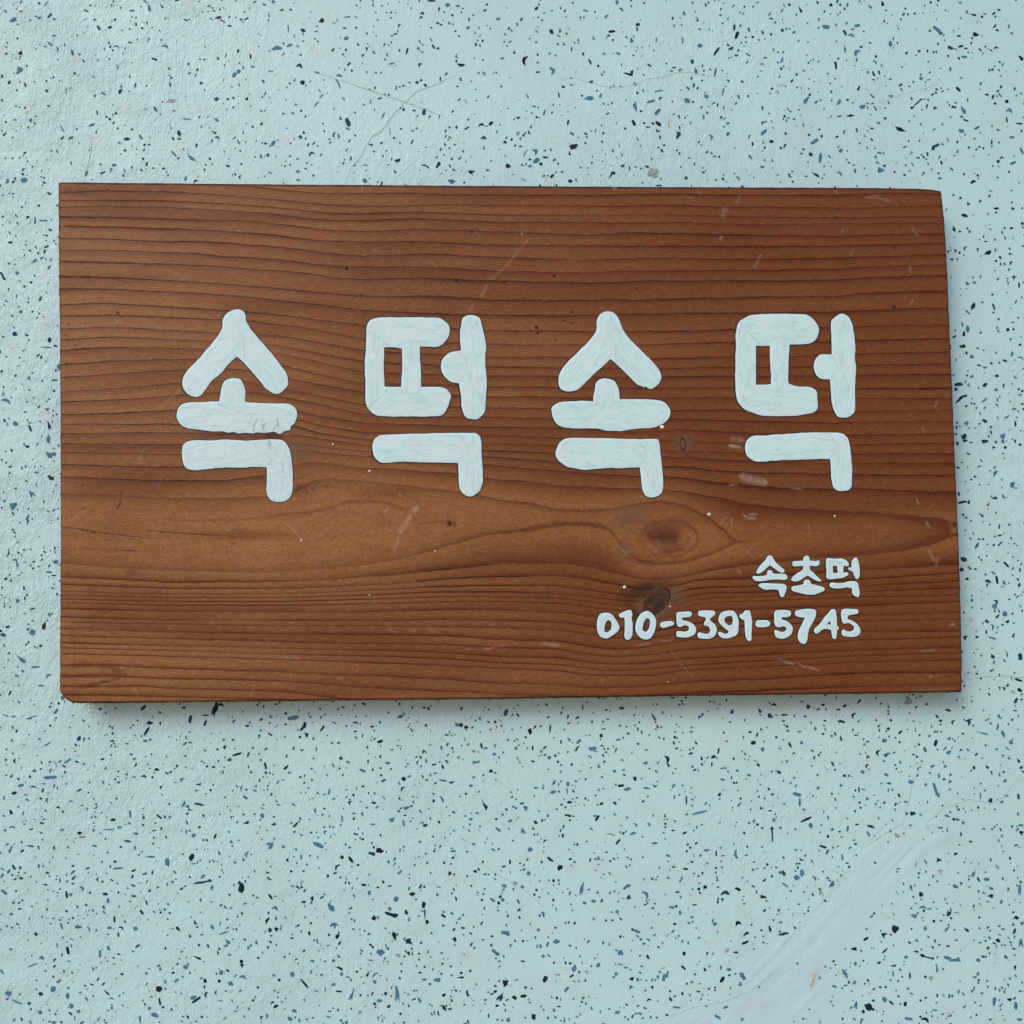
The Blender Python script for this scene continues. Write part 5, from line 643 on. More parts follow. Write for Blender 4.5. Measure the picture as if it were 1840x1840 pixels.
stroke(red, [(1124, 1002), (1142, 1008), (1165, 1012), (1178, 1014)], 5, 0.7)
stroke(pale, [(1118, 988), (1126, 992), (1132, 990)], 2, 0.4)
stroke(dark, [(1192, 993), (1208, 994), (1222, 988)], 1.2, 0.45)
stroke(dark, [(1165, 950), (1172, 944), (1190, 938)], 1.2, 0.3)
# leaning knot above the telephone number
patch(grey, 1178, 1090, 75, 42, 40, 0.75, 0.2)
patch(dark, 1152, 1062, 50, 20, 22, 0.75, 0.0)
patch(dark, 1190, 1052, 26, 12, 0, 0.4, 0.0)
patch(grey, 1215, 1068, 16, 26, 30, 0.85)
patch(dark, 1146, 1108, 13, 42, 40, 0.7, 0.0)
patch(red, 1235, 1100, 36, 16, 12, 0.5, 0.0)
patch(red, 1195, 1046, 30, 13, 0, 0.55, 0.0)
r2 = ell(BX, BY, 1180, 1083, 31, 16.5, 47)
patch(noring, 1180, 1083, 36, 22, 47, 1.0, 0.8)
splat(grey, 0.9 * (1 - smoothstep(0.9, 1.02, r2)))
splat(dark, (1 - smoothstep(0.9, 1.02, r2)) * 0.78 * (0.8 + 0.4 * vnoise(BX, BY, 9, 47)))
splat(dark, 1.0 * np.exp(-((r2 - 0.98) / 0.085) ** 2) * (0.55 + 0.45 * smoothstep(-0.4, 0.3, vnoise(BX, BY, 14, 45))))
kring += np.where(r2 < 0.8, (0.8 - r2) * 1.5, 0)
stroke(dark, [(1215, 1085), (1217, 1075)], 1.8, 0.6)
# small knot right of the third syllable
patch(grey, 1228, 795, 24, 20, 0, 0.8)
r3 = ell(BX, BY, 1228, 799, 5, 12, 5)
splat(dark, 0.85 * np.exp(-((r3 - 0.9) / 0.22) ** 2)); patch(noring, 1228, 797, 11, 14, 0, 0.9)
stroke(dark, [(1237, 783), (1240, 790)], 1.6, 0.5); stroke(dark, [(1222, 783), (1226, 776)], 1.5, 0.4)
# pin knot in the middle
patch(dark, 808, 941, 5, 5, 0, 0.85, 0.4); patch(red, 808, 941, 15, 9, 0, 0.6); stroke(dark, [(817, 938), (820, 948)], 1.5, 0.4)
stroke(red, [(750, 941), (780, 938), (800, 938)], 3, 0.45); stroke(red, [(815, 941), (860, 940)], 1.6, 0.3)
# disturbed grain right of the first syllable
patch(grey, 535, 812, 40, 26, 0, 0.7); patch(noring, 522, 830, 22, 40, 0, 0.75); patch(noring, 500, 785, 28, 10, 0, 0.8)
patch(red, 545, 880, 52, 14, 12, 0.35, 0.0)
patch(dark, 492, 785, 28, 10, 0, 0.8, 0.0)
patch(red, 440, 784, 70, 7, 0, 0.6, 0.1)
for pp in ([(481, 776), (484, 786), (487, 794)], [(497, 778), (500, 790)], [(489, 779), (491, 790)]): stroke(dark, pp, 1.3, 0.95)
for pp in ([(528, 862), (545, 859)], [(530, 884), (552, 874), (572, 863)], [(560, 880), (575, 868)], [(535, 872), (550, 878), (552, 888)], [(586, 870), (590, 882)]):
    stroke(dark, pp, 1.3, 0.45)
patch(red, 530, 880, 24, 9, 15, 0.6)
stroke(red, [(360, 783), (400, 784), (450, 786), (480, 786)], 5, 0.55)
stroke(dark, [(345, 774), (400, 779), (440, 780)], 1.3, 0.5)
# cracks and streaks at the left of the heartwood
stroke(dark, [(110, 947), (140, 951), (172, 957), (205, 961)], 1.5, 0.95, 0.9)
stroke(dark, [(205, 961), (240, 965), (290, 970)], 0.9, 0.5)
stroke(dark, [(262, 954), (325, 959), (400, 963)], 1.1, 0.8)
stroke(dark, [(205, 988), (250, 991)], 1.4, 0.45); stroke(red, [(140, 984), (200, 988), (300, 993)], 2, 0.35)
stroke(red, [(300, 935), (350, 936), (425, 935), (475, 929)], 2.0, 0.5)
stroke(red, [(475, 930), (500, 926), (560, 920), (600, 910), (622, 902), (660, 900), (700, 905), (728, 917)], 3.0, 0.6)
stroke(dark, [(415, 979), (425, 977)], 1.6, 0.5)
stroke(red, [(880, 961), (930, 955), (968, 945), (1000, 941), (1050, 941), (1090, 948)], 3.4, 0.6)
stroke(red, [(968, 945), (1000, 943), (1012, 944)], 6, 0.5)
patch(red, 238, 1030, 13, 10, 0, 0.55); patch(red, 425, 960, 30, 20, 40, 0.3, 0.0); patch(red, 348, 1000, 14, 4, 0, 0.35)
patch(red, 165, 1062, 14, 16, -60, 0.3); patch(red, 195, 1095, 10, 30, -50, 0.22); patch(red, 440, 1145, 10, 5, 0, 0.5)
patch(red, 685, 1033, 30, 7, -10, 0.35)
# arrow-shaped resin streak in the lower left corner
stroke(red, [(130, 1196), (165, 1194), (200, 1198), (222, 1211)], 5, 0.85, 6, taper=False)
stroke(red, [(112, 1216), (160, 1214), (218, 1211)], 3, 0.7, 7, taper=False)
stroke(red, [(222, 1213), (195, 1223), (165, 1231), (140, 1236)], 2.5, 0.85, 5)
stroke(dark, [(218, 1221), (195, 1226), (160, 1231)], 1.3, 0.45); stroke(dark, [(112, 1217), (150, 1216)], 1.1, 0.35)
# dark latewood band that closes at the right edge
stroke(red, [(1380, 912), (1480, 918), (1560, 922), (1620, 928), (1690, 938)], 3, 0.7, 9, taper=False)
stroke(red, [(1690, 938), (1700, 950), (1695, 962)], 9, 0.6, 7)
stroke(red, [(1690, 962), (1655, 974), (1630, 977), (1590, 985)], 8, 0.6, 3)
stroke(red, [(1600, 984), (1550, 992), (1500, 997)], 2.5, 0.5)
for pp, s in (([(1195, 644.5), (1230, 644), (1275, 642)], .75), ([(1190, 678), (1240, 677), (1310, 676)], .55), ([(1545, 698.5), (1620, 698), (1708, 698)], .8),
              ([(745, 1047), (790, 1041), (860, 1037), (950, 1036)], .8), ([(760, 1028), (812, 1023)], .7), ([(830, 1019), (890, 1015)], .5),
              ([(780, 1056), (860, 1053), (960, 1052)], .55), ([(800, 1065), (900, 1064), (1000, 1067)], .5), ([(1300, 1066), (1380, 1063)], .5),
              ([(1525, 675), (1600, 673), (1708, 673)], .4), ([(1630, 655), (1690, 654)], .35), ([(900, 812), (990, 815)], .5), ([(868, 810), (960, 813)], .5),
              ([(870, 821), (940, 826), (1000, 830)], .5), ([(900, 660), (1000, 661)], .4), ([(870, 769), (1000, 770)], .4), ([(1310, 676), (1345, 676)], .5),
              ([(1522, 816), (1620, 815)], .35), ([(1230, 820), (1300, 828), (1350, 829)], .4), ([(1240, 772), (1350, 779)], .35), ([(530, 740), (650, 761)], .4)):
    stroke(dark, pp, 1.2, s)
# worn left edge, dirt marks
for y0 in (1119, 1128, 1135, 1146): stroke(dark, [(128, y0), (150, y0 + 1), (170, y0)], 1.2, 0.4)
stroke(dark, [(134, 1130), (134, 1180), (133, 1245)], 1.0, 0.28); stroke(dark, [(152, 1140), (152, 1200)], 0.9, 0.25)
stroke(dark, [(133, 980), (134, 1000), (134, 1060)], 0.9, 0.15)
patch(gold, 128, 860, 22, 150, 0, 0.45, 0.0)
for cx, cy in [(150, 871), (148, 916), (130, 927), (167, 918), (152, 914), (116, 603), (124, 583), (137, 622), (119, 655)]: patch(dark, cx, cy, 2.6, 2.2, 0, 0.6)
stroke(grey, [(219, 890), (217, 902), (211, 916)], 4, 0.8); stroke(dark, [(219, 885), (217, 905), (209, 918)], 1.2, 0.55)
for i in range(34): patch(dark, rnd.uniform(200, 300), rnd.choice([700, 705, 719, 721, 741, 743]) + rnd.uniform(-4, 4), rnd.uniform(1.5, 3.5), 1.5, 80, rnd.uniform(.2, .5))
# pin holes
for cx, cy, rr in [(997, 497, 2.6), (964.5, 589, 2.8), (967, 599, 2.2), (1014, 577, 1.8), (1027, 581, 1.8), (999, 611, 2.2), (1028, 561, 1.4), (1607, 552, 3.4), (212, 563, 2.2),
                   (650, 531, 2), (822, 505, 3.4), (624, 483, 3), (1502, 392, 1.6), (1609, 446, 2), (907, 507, 1.2), (849, 417, 2), (1145, 520, 1.4)]:
    patch(dark, cx, cy, rr + 1.0, rr * 0.8 + 0.8, 0, 0.95, 0.5)
# scratches, scuffs and paint smears
for pp, w, s in [([(950, 430), (928, 456), (905, 482)], 1.5, .35), ([(905, 482), (882, 502)], 2, .3), ([(875, 512), (863, 535)], 2.2, .45), ([(852, 545), (842, 560)], 1.5, .4),
                 ([(1367, 458), (1355, 482)], 2.4, .4), ([(1299, 376), (1306, 380)], 6.5, .36), ([(1302, 383), (1298, 391)], 4, .32), ([(1298, 424), (1293, 431)], 2, .6),
                 ([(1102, 341), (1107, 336)], 2, .7), ([(936, 419), (938, 421)], 2, .7), ([(1312, 788), (1336, 792)], 6.5, .34), ([(1310, 801), (1330, 803)], 3.6, .72),
                 ([(1330, 855), (1352, 862), (1378, 868)], 8.5, .50), ([(1334, 924), (1342, 930)], 1.5, .6), ([(1345, 925), (1362, 924)], 1.8, .75), ([(1342, 931), (1358, 931)], 2.2, .6),
                 ([(1420, 877), (1440, 879)], 1, .55), ([(1310, 872), (1325, 870)], 1.2, .5),
                 ([(742, 918), (750, 912)], 6, .62), ([(738, 925), (728, 942), (718, 958)], 5.2, .50), ([(716, 962), (714, 975), (706, 992)], 1.3, .72), ([(738, 920), (733, 933), (720, 952)], 1.2, .7),
                 ([(690, 922), (697, 913)], 2.6, .5), ([(715, 886), (721, 891)], 1.5, .5), ([(972, 1156), (1005, 1160)], 2.8, .45), ([(1187, 1152), (1206, 1151)], 1.3, .5), ([(1142, 1160), (1170, 1156)], 1.2, .5),
                 ([(1398, 1184), (1415, 1190)], 1.2, .55), ([(1412, 1191), (1428, 1193)], 1.4, .65), ([(1436, 1194), (1450, 1199)], 1.2, .6), ([(1452, 1199), (1472, 1204)], 2.0, .6),
                 ([(867, 1167), (885, 1164), (912, 1157)], 1.1, .45), ([(872, 1165), (880, 1166)], 2, .6), ([(1708, 1121), (1714, 1123)], 2.6, .8), ([(1668, 988), (1674, 1000), (1680, 1010)], 2.2, .35),
                 ([(1686, 1000), (1682, 1018)], 2, .4), ([(1664, 937), (1670, 948)], 2.2, .45), ([(315, 545), (315, 570)], 1, .28), ([(313, 590), (316, 640)], 1, .28), ([(205, 595), (210, 575)], 1, .3),
                 ([(512, 940), (530, 955), (543, 970)], 1.6, .38), ([(398, 943), (412, 955)], 1.3, .35), ([(545, 968), (580, 962)], 1, .25), ([(372, 922), (382, 900)], 0.9, .25),
                 ([(265, 705), (322, 715)], 1, 0), ([(300, 722), (325, 700)], 1.1, .3), ([(180, 758), (192, 742)], 1, .3), ([(261, 802), (245, 838)], 1, .3), ([(284, 880), (292, 850)], 1, .25),
                 ([(1292, 945), (1305, 928)], 1, .4), ([(1315, 930), (1314, 945)], 1, .45), ([(1340, 995), (1355, 975)], 1, .35), ([(1452, 940), (1455, 965)], 1, .35), ([(1645, 892), (1652, 908)], 1.4, .4),
                 ([(1500, 343), (1506, 349)], 1.6, .4), ([(1555, 355), (1580, 352)], 2.6, .34), ([(1576, 356), (1600, 362)], 1.6, .3), ([(1515, 413), (1512, 418)], 2, .4), ([(1526, 459), (1532, 455)], 1.4, .45),
                 ([(1640, 538), (1636, 548)], 1.6, .45), ([(1685, 720), (1679, 732)], 1, .5), ([(1655, 765), (1662, 778)], 1, .4), ([(1640, 410), (1650, 425)], 1.6, .3), ([(1730 - 95, 478), (1636, 492)], 1.3, .4),
                 ([(282, 335), (275, 345)], 1.2, .22), ([(262, 378), (275, 386)], 1.6, .2), ([(110, 404), (116, 411)], 1.2, .5), ([(651, 333), (650, 345)], 1.8, .35), ([(772, 466), (784, 480)], 1.4, .3),
                 ([(1330, 352), (1322, 365)], 1.4, .35), ([(1225, 351), (1245, 356)], 1.4, .3), ([(1252, 345), (1260, 349)], 1.6, .3), ([(1322, 1025), (1330, 1028)], 3.2, .3), ([(1326, 1022), (1331, 1032)], 2, .35),
                 ([(1205, 1170), (1222, 1190), (1245, 1218)], 1.2, .25), ([(1080, 1228), (1085, 1220)], 1.2, .35), ([(240, 1237), (250, 1250)], 1.6, .25), ([(450, 1255), (458, 1228)], 1, .28),
                 ([(1675, 1202), (1700, 1208)], 1.6, .0), ([(1668, 1214), (1676, 1216)], 2.4, .4), ([(1682, 1214), (1688, 1216)], 2, .4), ([(1640, 1240), (1720, 1238)], 2, .2),
                 ([(1655, 1170), (1680, 1168)], 1.4, .35), ([(500, 1180), (540, 1184)], 1.8, .3), ([(698, 1130), (712, 1137)], 1.4, .3), ([(742, 1138), (748, 1128)], 1, .35), ([(770, 1126), (778, 1138)], 1, .35)]:
    stroke(pale, pp, w, s)
stroke(red, [(741, 926), (746, 932)], 3, 0.6)
# thin stray scratches
for i in range(150):
    x0, y0 = rnd.uniform(120, 1700), rnd.uniform(345, 1240); a = rnd.gauss(75, 25); L = rnd.uniform(5, 16)
    stroke(pale, [(x0, y0), (x0 + math.cos(R(a)) * L, y0 - math.sin(R(a)) * L)], 0.6, rnd.uniform(.05, .18))
# the heartwood is more golden, streaks and the right side redder
hy = np.interp(BX, XS, (YL[27] + YN[0]) / 2); hw = np.interp(BX, XS, (YN[0] - YL[27]) / 2) + 45
splat(gold, 0.75 * (1 - smoothstep(0.4, 1.3, np.abs(BY - hy) / hw)) * (0.75 + 0.3 * vnoise(BX, BY, 90, 51, 2.5, 1)))
splat(gold, 0.35 * smoothstep(500, 150, BX) * smoothstep(900, 1050, BY))
splat(gold, 0.30 * smoothstep(700, 150, BX) * (0.7 + 0.4 * vnoise(BX, BY, 60, 52, 2, 1)))
splat(warm, 0.72 * smoothstep(450, 1350, BX + 160 * vnoise(BX, BY, 70, 53, 4, 1)) * (1 - 0.65 * gold / 0.75))  # darker to the right, putting its weaker sky sheen into the colour
splat(warm, 0.5 * smoothstep(0.15, 0.8, vnoise(BX, BY, 26, 54, 9, 1)))
splat(gold, 0.4 * smoothstep(0.2, 0.8, vnoise(BX, BY, 34, 58, 7, 1)))
# arrises: the stain sits darker on the sawn edges
for a in (BX[0], ): pass
edge = np.zeros_like(BX); edge[0] = 1.0; edge[-1] = 0.95; edge[:, 0] = 0.75; edge[:, -1] = 0.7
edge[1, 1:-1] = 0.85; edge[-2, 1:-1] = 0.75; edge[2:-2, 1] = 0.25; edge[2, 2:-2] = 0.15
splat(dark, edge * (0.75 + 0.25 * vnoise(BX, BY, 16, 56)))

depth = np.full_like(BX, FRONT); depth += 0.00005 * vnoise(BX, BY, 180, 57)
depth[0] += 0.0005; depth[-1] += 0.0005; depth[:, 0] += 0.0005; depth[:, -1] += 0.0005
depth[1, 1:-1] += 0.00012; depth[-2, 1:-1] += 0.00012; depth[1:-1, 1] += 0.00012; depth[1:-1, -2] += 0.00012
fp = P(BX, BY, depth)
bi = np.arange(NX * NY).reshape(NY, NX)
q1 = np.stack([bi[:-1, :-1], bi[1:, :-1], bi[1:, 1:], bi[:-1, 1:]], -1).reshape(-1, 4)
loop = np.concatenate([bi[0, :], bi[1:, -1], bi[-1, -2::-1], bi[-2:0:-1, 0]])
verts = [fp.reshape(-1, 3)]; faces = [q1]
fields = {'ring': ring, 'dark': dark, 'grey': grey, 'red': red, 'pale': pale, 'gold': gold, 'warm': warm, 'noring': noring, 'kring': kring}
at = {k: [np.clip(v, -99, 999).ravel()] for k, v in fields.items()}
base_n = NX * NY; prev = loop; m = len(loop)
for j, dd in enumerate((0.004, 0.010, THICK)):
    pp = fp.reshape(-1, 3)[loop].copy(); pp[:, 1] = FRONT + dd
    verts.append(pp); cur = np.arange(base_n, base_n + m); base_n += m
    faces.append(np.stack([prev, np.roll(prev, -1), np.roll(cur, -1), cur], -1)); prev = cur
    for k in at:
        a = at[k][0][loop]
        at[k].append(np.full(m, 0.25) if k == 'dark' else (np.zeros(m) if k == 'pale' else a))
faces_all = np.concatenate(faces)
B0 = P(np.array(917.0), np.array(1254.0), FRONT / 2)
sign = bpy.data.objects.new('wooden_sign', None); COL.objects.link(sign); sign.location = Vector(B0)
sign.empty_display_size = 0.05
sign['label'] = 'reddish-brown pine board with white hand-painted Korean letters and telephone number, fixed to speckled wall'
sign['category'] = 'sign'
board = mesh_obj('board', np.concatenate(verts), faces_all, M_WOOD, sign, origin=tuple(B0), attrs={k: np.concatenate(v) for k, v in at.items()})
back = fp.reshape(-1, 3)[loop].copy(); back[:, 1] = FRONT + THICK
back_o = mesh_obj('back_face', back, [tuple(range(m))], M_WOOD, sign, origin=tuple(B0), smooth=False)

# ------------------------------------------------------------------ painted letters
def conv(pts, x0, y0, s): return [(x0 + u / s, y0 + v / s) for u, v in pts]
S4, SA, SB = 4.0, 4.971, 6.571
G = []   # (name, label, [ (outline, [holes]) ], strokes, height px, grid)
def add(name, label, comps, strokes, org, s, H=0.8, grid=3.0):
    G.append((name, label, [(conv(o, *org, s), [conv(h, *org, s) for h in hs]) for o, hs in comps], [conv(k, *org, s) for k in strokes], H, grid))

add('syllable', 'first large white syllable from the left, thickly painted and cracked at its lower right', [
 ([(560,148),(600,145),(630,160),(645,190),(650,230),(700,310),(770,390),(840,470),(900,550),(940,610),(950,660),(945,695),(915,730),(880,750),(840,745),(790,710),(740,650),(680,580),(620,515),(583,482),(530,530),(470,600),(400,660),(350,730),(320,762),(285,772),(240,760),(205,725),(190,680),(195,640),(230,580),(290,520),(350,450),(410,380),(455,320),(478,275),(482,215),(510,175)], []),
 ([(150,910),(158,860),(185,828),(240,812),(330,812),(400,806),(455,804),(462,770),(470,715),(490,665),(530,642),(575,638),(610,652),(632,690),(642,740),(640,810),(740,818),(850,820),(920,820),(970,830),(1005,860),(1015,905),(1000,960),(972,985),(965,1010),(930,1018),(890,1040),(850,1022),(780,1032),(715,1028),(705,1036),(640,1030),(600,1036),(560,1026),(520,1030),(480,1020),(400,1018),(320,1008),(240,1000),(190,980),(160,945)], []),
 ([(190,1150),(200,1115),(240,1090),(310,1085),(400,1085),(480,1080),(560,1083),(650,1088),(760,1082),(850,1078),(900,1083),(935,1105),(960,1150),(975,1230),(982,1300),(985,1380),(982,1440),(965,1490),(930,1520),(880,1528),(830,1515),(803,1480),(795,1430),(798,1350),(798,1278),(700,1276),(600,1281),(500,1279),(400,1288),(300,1298),(240,1295),(205,1265),(188,1210)], [])],
 [[(570,190),(590,400),(270,700)],[(590,250),(880,690)],[(550,660),(550,800)],[(190,915),(970,925)],[(230,1190),(860,1180)],[(890,1120),(890,1480)]], (280,520), S4)
add('syllable', 'second large white syllable from the left, box and bar strokes over a hooked stroke', [
 ([(200,215),(225,180),(270,158),(340,152),(450,150),(600,150),(740,152),(830,155),(885,180),(925,220),(935,270),(920,330),(880,380),(820,412),(740,410),(668,412),(668,500),(675,600),(678,700),(682,772),(760,772),(860,775),(910,795),(945,850),(935,900),(910,965),(880,1010),(830,1030),(700,1035),(560,1035),(420,1035),(310,1030),(250,1010),(205,960),(185,910),(183,850),(183,750),(178,650),(177,550),(185,450),(190,350),(192,270)],
  [[(350,418),(430,418),(510,430),(512,520),(512,620),(505,700),(503,770),(430,772),(352,770),(350,690),(345,600),(348,500)]]),
 ([(1040,190),(1055,155),(1100,132),(1150,132),(1195,150),(1215,190),(1235,270),(1252,350),(1258,420),(1252,500),(1252,580),(1262,660),(1268,750),(1260,830),(1255,920),(1250,980),(1220,1030),(1180,1060),(1130,1060),(1085,1045),(1055,1000),(1040,930),(1035,850),(1022,760),(1018,740),(960,730),(910,700),(870,650),(857,600),(865,540),(900,490),(950,460),(1035,448),(1030,380),(1028,300),(1035,230)], []),
 ([(245,1290),(262,1245),(300,1210),(340,1200),(450,1195),(560,1190),(700,1188),(850,1185),(1000,1183),(1130,1182),(1175,1190),(1205,1220),(1218,1270),(1220,1350),(1225,1450),(1230,1550),(1230,1620),(1212,1680),(1170,1730),(1120,1748),(1075,1738),(1035,1700),(1018,1640),(1015,1550),(1010,1450),(900,1448),(780,1445),(640,1443),(500,1440),(400,1448),(340,1450),(295,1430),(262,1390),(248,1340)], [])],
 [[(270,280),(870,280)],[(265,300),(265,900)],[(590,430),(595,760)],[(270,905),(870,905)],[(1140,160),(1160,1030)],[(900,600),(1040,600)],[(290,1320),(1080,1315)],[(1120,1250),(1125,1700)]], (620,540), SA)
add('syllable', 'third large white syllable from the left, peaked stroke above two bars', [
 ([(556,260),(555,200),(570,150),(605,112),(660,98),(710,112),(745,150),(770,200),(800,270),(850,340),(910,400),(980,470),(1050,540),(1100,600),(1130,660),(1132,700),(1110,745),(1070,778),(1030,788),(1000,770),(975,775),(960,762),(920,750),(860,690),(790,620),(720,555),(677,520),(620,580),(540,650),(470,720),(410,780),(350,808),(290,812),(240,790),(218,740),(220,680),(250,610),(320,530),(400,450),(470,380),(530,310)], []),
 ([(155,990),(152,965),(190,925),(250,905),(340,900),(430,895),(525,900),(532,840),(545,780),(550,740),(580,710),(625,695),(680,705),(720,725),(750,780),(765,880),(830,882),(930,880),(1020,885),(1100,892),(1160,910),(1200,950),(1215,1000),(1205,1045),(1170,1085),(1110,1120),(1040,1138),(950,1142),(870,1150),(800,1162),(720,1165),(640,1160),(570,1145),(500,1140),(420,1142),(340,1140),(260,1130),(210,1110),(175,1065),(158,1020)], []),
 ([(190,1365),(205,1310),(235,1260),(290,1232),(380,1225),(500,1228),(640,1230),(800,1235),(950,1238),(1060,1238),(1100,1240),(1118,1270),(1125,1350),(1135,1430),(1145,1520),(1150,1600),(1152,1670),(1135,1720),(1090,1750),(1040,1758),(1000,1745),(970,1700),(960,1640),(952,1560),(945,1490),(860,1492),(770,1498),(680,1495),(600,1500),(520,1505),(440,1512),(380,1500),(300,1485),(240,1450),(205,1410)], [])],
 [[(660,150),(670,400),(290,740)],[(680,260),(1050,720)],[(645,730),(645,890)],[(210,1010),(1150,1010)],[(250,1370),(960,1360)],[(1040,1290),(1060,1710)]], (960,540), SA)
add('syllable', 'fourth large white syllable from the left, beside a grey paint smear', [
 ([(178,215),(200,180),(240,155),(290,132),(400,122),(550,120),(700,120),(780,125),(830,150),(870,190),(900,240),(900,290),(880,340),(840,375),(790,388),(700,392),(638,392),(635,480),(630,600),(628,680),(632,735),(660,755),(730,770),(800,772),(850,785),(882,815),(888,870),(892,920),(885,970),(850,1000),(770,1018),(690,1028),(580,1032),(480,1032),(400,1030),(320,1005),(240,970),(190,920),(165,860),(158,780),(155,700),(158,600),(155,500),(162,400),(160,300)],
  [[(342,402),(400,405),(463,405),(465,500),(468,600),(475,680),(473,748),(410,752),(340,755),(338,680),(340,600),(340,500)]]),
 ([(1010,190),(1040,155),(1090,122),(1120,120),(1160,140),(1190,185),(1205,240),(1218,320),(1228,400),(1225,500),(1232,600),(1228,700),(1225,800),(1225,900),(1222,980),(1200,1020),(1160,1042),(1110,1045),(1070,1035),(1040,990),(1022,930),(1010,850),(1005,760),(1003,705),(940,700),(900,685),(870,650),(857,600),(865,540),(890,500),(930,482),(1015,480),(1018,400),(1012,300)], []),
 ([(242,1320),(255,1260),(290,1220),(340,1205),(430,1205),(480,1198),(560,1195),(660,1188),(780,1180),(900,1178),(1020,1180),(1100,1185),(1140,1205),(1168,1245),(1182,1320),(1190,1400),(1198,1500),(1198,1600),(1195,1650),(1170,1690),(1120,1700),(1070,1698),(1035,1670),(1018,1610),(1010,1530),(1003,1415),(900,1415),(800,1418),(700,1422),(600,1425),(520,1430),(480,1430),(400,1438),(340,1435),(290,1415),(255,1375)], [])],
 [[(250,260),(840,250)],[(245,280),(245,880)],[(550,400),(555,750)],[(260,900),(840,900)],[(1110,150),(1120,1020)],[(890,590),(1010,590)],[(290,1320),(1060,1300)],[(1095,1230),(1110,1660)]], (1290,540), SA)
o6 = (1300, 980); o5 = (1040, 980)
add('syllable', 'first small white syllable above the telephone number', [
 ([(540,115),(575,130),(610,190),(660,240),(715,285),(722,300),(715,320),(680,322),(640,300),(600,270),(548,235),(510,265),(470,305),(430,330),(395,332),(385,318),(400,290),(440,230),(490,180),(520,130)], []),
 ([(340,380),(352,362),(400,362),(460,360),(512,350),(518,310),(530,295),(560,292),(578,310),(590,330),(640,335),(700,335),(740,345),(755,375),(750,395),(715,408),(640,402),(560,405),(480,418),(420,425),(370,415)], []),
 ([(410,475),(430,455),(470,445),(560,448),(640,452),(700,455),(735,470),(745,500),(738,540),(722,575),(715,605),(700,610),(680,608),(668,590),(655,550),(645,525),(580,518),(500,522),(460,510)], [])],
 [[(540,150),(400,310)],[(560,170),(700,300)],[(360,390),(740,370)],[(430,480),(690,485),(695,590)]], o6, SB, 0.6, 1.5)
add('syllable', 'second small white syllable above the telephone number', [
 ([(945,150),(965,125),(990,122),(1012,140),(1018,180),(1080,185),(1125,175),(1138,195),(1130,225),(1105,245),(1070,245),(1020,240),(1025,290),(1060,320),(1110,370),(1155,410),(1150,425),(1110,420),(1060,395),(1020,370),(990,355),(950,380),(910,410),(860,425),(810,418),(798,405),(820,370),(870,330),(920,300),(940,275),(940,240),(890,245),(830,245),(812,220),(820,190),(870,185),(940,182)], []),
 ([(800,515),(815,485),(860,475),(920,465),(945,455),(945,430),(960,408),(1000,405),(1025,420),(1035,450),(1080,465),(1140,480),(1190,500),(1198,520),(1180,540),(1130,560),(1070,580),(1000,582),(930,570),(860,550),(820,540)], [])],
 [[(980,140),(980,300)],[(830,215),(1120,215)],[(980,310),(820,410)],[(980,310),(1140,415)],[(820,515),(1180,515)]], o6, SB, 0.6, 1.5)
add('syllable', 'third small white syllable above the telephone number', [
 ([(1215,155),(1240,150),(1320,158),(1390,155),(1440,170),(1470,200),(1482,230),(1470,245),(1420,240),(1415,290),(1420,325),(1450,318),(1478,330),(1475,352),(1440,368),(1400,385),(1340,390),(1270,400),(1225,395),(1215,370),(1215,300),(1210,230)],
  [[(1290,240),(1340,240),(1350,325),(1295,328)]]),
 ([(1520,180),(1545,145),(1575,150),(1595,190),(1605,250),(1610,320),(1605,370),(1580,400),(1560,390),(1540,350),(1525,310),(1500,300),(1468,280),(1475,262),(1515,258),(1512,220)], []),
 ([(1252,465),(1265,440),(1300,440),(1350,445),(1430,440),(1460,428),(1530,422),(1570,430),(1592,460),(1600,510),(1608,560),(1600,600),(1585,610),(1550,595),(1525,575),(1515,540),(1518,510),(1460,495),(1400,505),(1330,508),(1280,500),(1258,485)], [])],
 [[(1240,195),(1450,200)],[(1250,200),(1250,370)],[(1380,230),(1380,340)],[(1250,360),(1460,345)],[(1560,170),(1580,380)],[(1270,470),(1540,460),(1575,590)]], o6, SB, 0.6, 1.5)
def digit(pts, holes, org, strokes, name='digit'): add(name, None, [(pts, holes)], strokes, org, SB, 0.6, 1.5)
digit([(320,795),(360,800),(400,825),(440,880),(470,930),(480,970),(465,1010),(430,1040),(380,1075),(330,1098),(280,1090),(240,1060),(218,1000),(215,940),(222,870),(245,820),(285,798)], [[(345,885),(370,890),(388,925),(385,970),(370,1005),(330,1028),(300,1015),(305,970),(320,910)]], o5, [[(330,830),(430,960),(330,1060),(260,960),(330,830)]])
digit([(475,830),(480,810),(530,785),(580,765),(612,762),(625,780),(632,820),(625,860),(635,920),(635,1000),(632,1060),(610,1100),(585,1115),(555,1105),(540,1075),(542,1000),(545,920),(540,855),(500,852),(480,845)], [], o5, [[(500,830),(590,790),(590,1090)]])
digit([(760,790),(790,775),(830,780),(870,810),(905,860),(915,910),(905,980),(885,1040),(845,1095),(790,1110),(735,1095),(690,1050),(668,990),(670,940),(690,870),(730,810)], [[(820,860),(840,880),(840,930),(825,985),(800,1020),(765,1010),(752,980),(765,920),(790,870)]], o5, [[(800,820),(870,930),(790,1060),(710,960),(800,820)]])
digit([(962,920),(985,905),(1050,895),(1100,895),(1128,918),(1115,940),(1080,950),(1020,970),(985,972),(960,948)], [], o5, [[(980,940),(1110,915)]], 'dash')
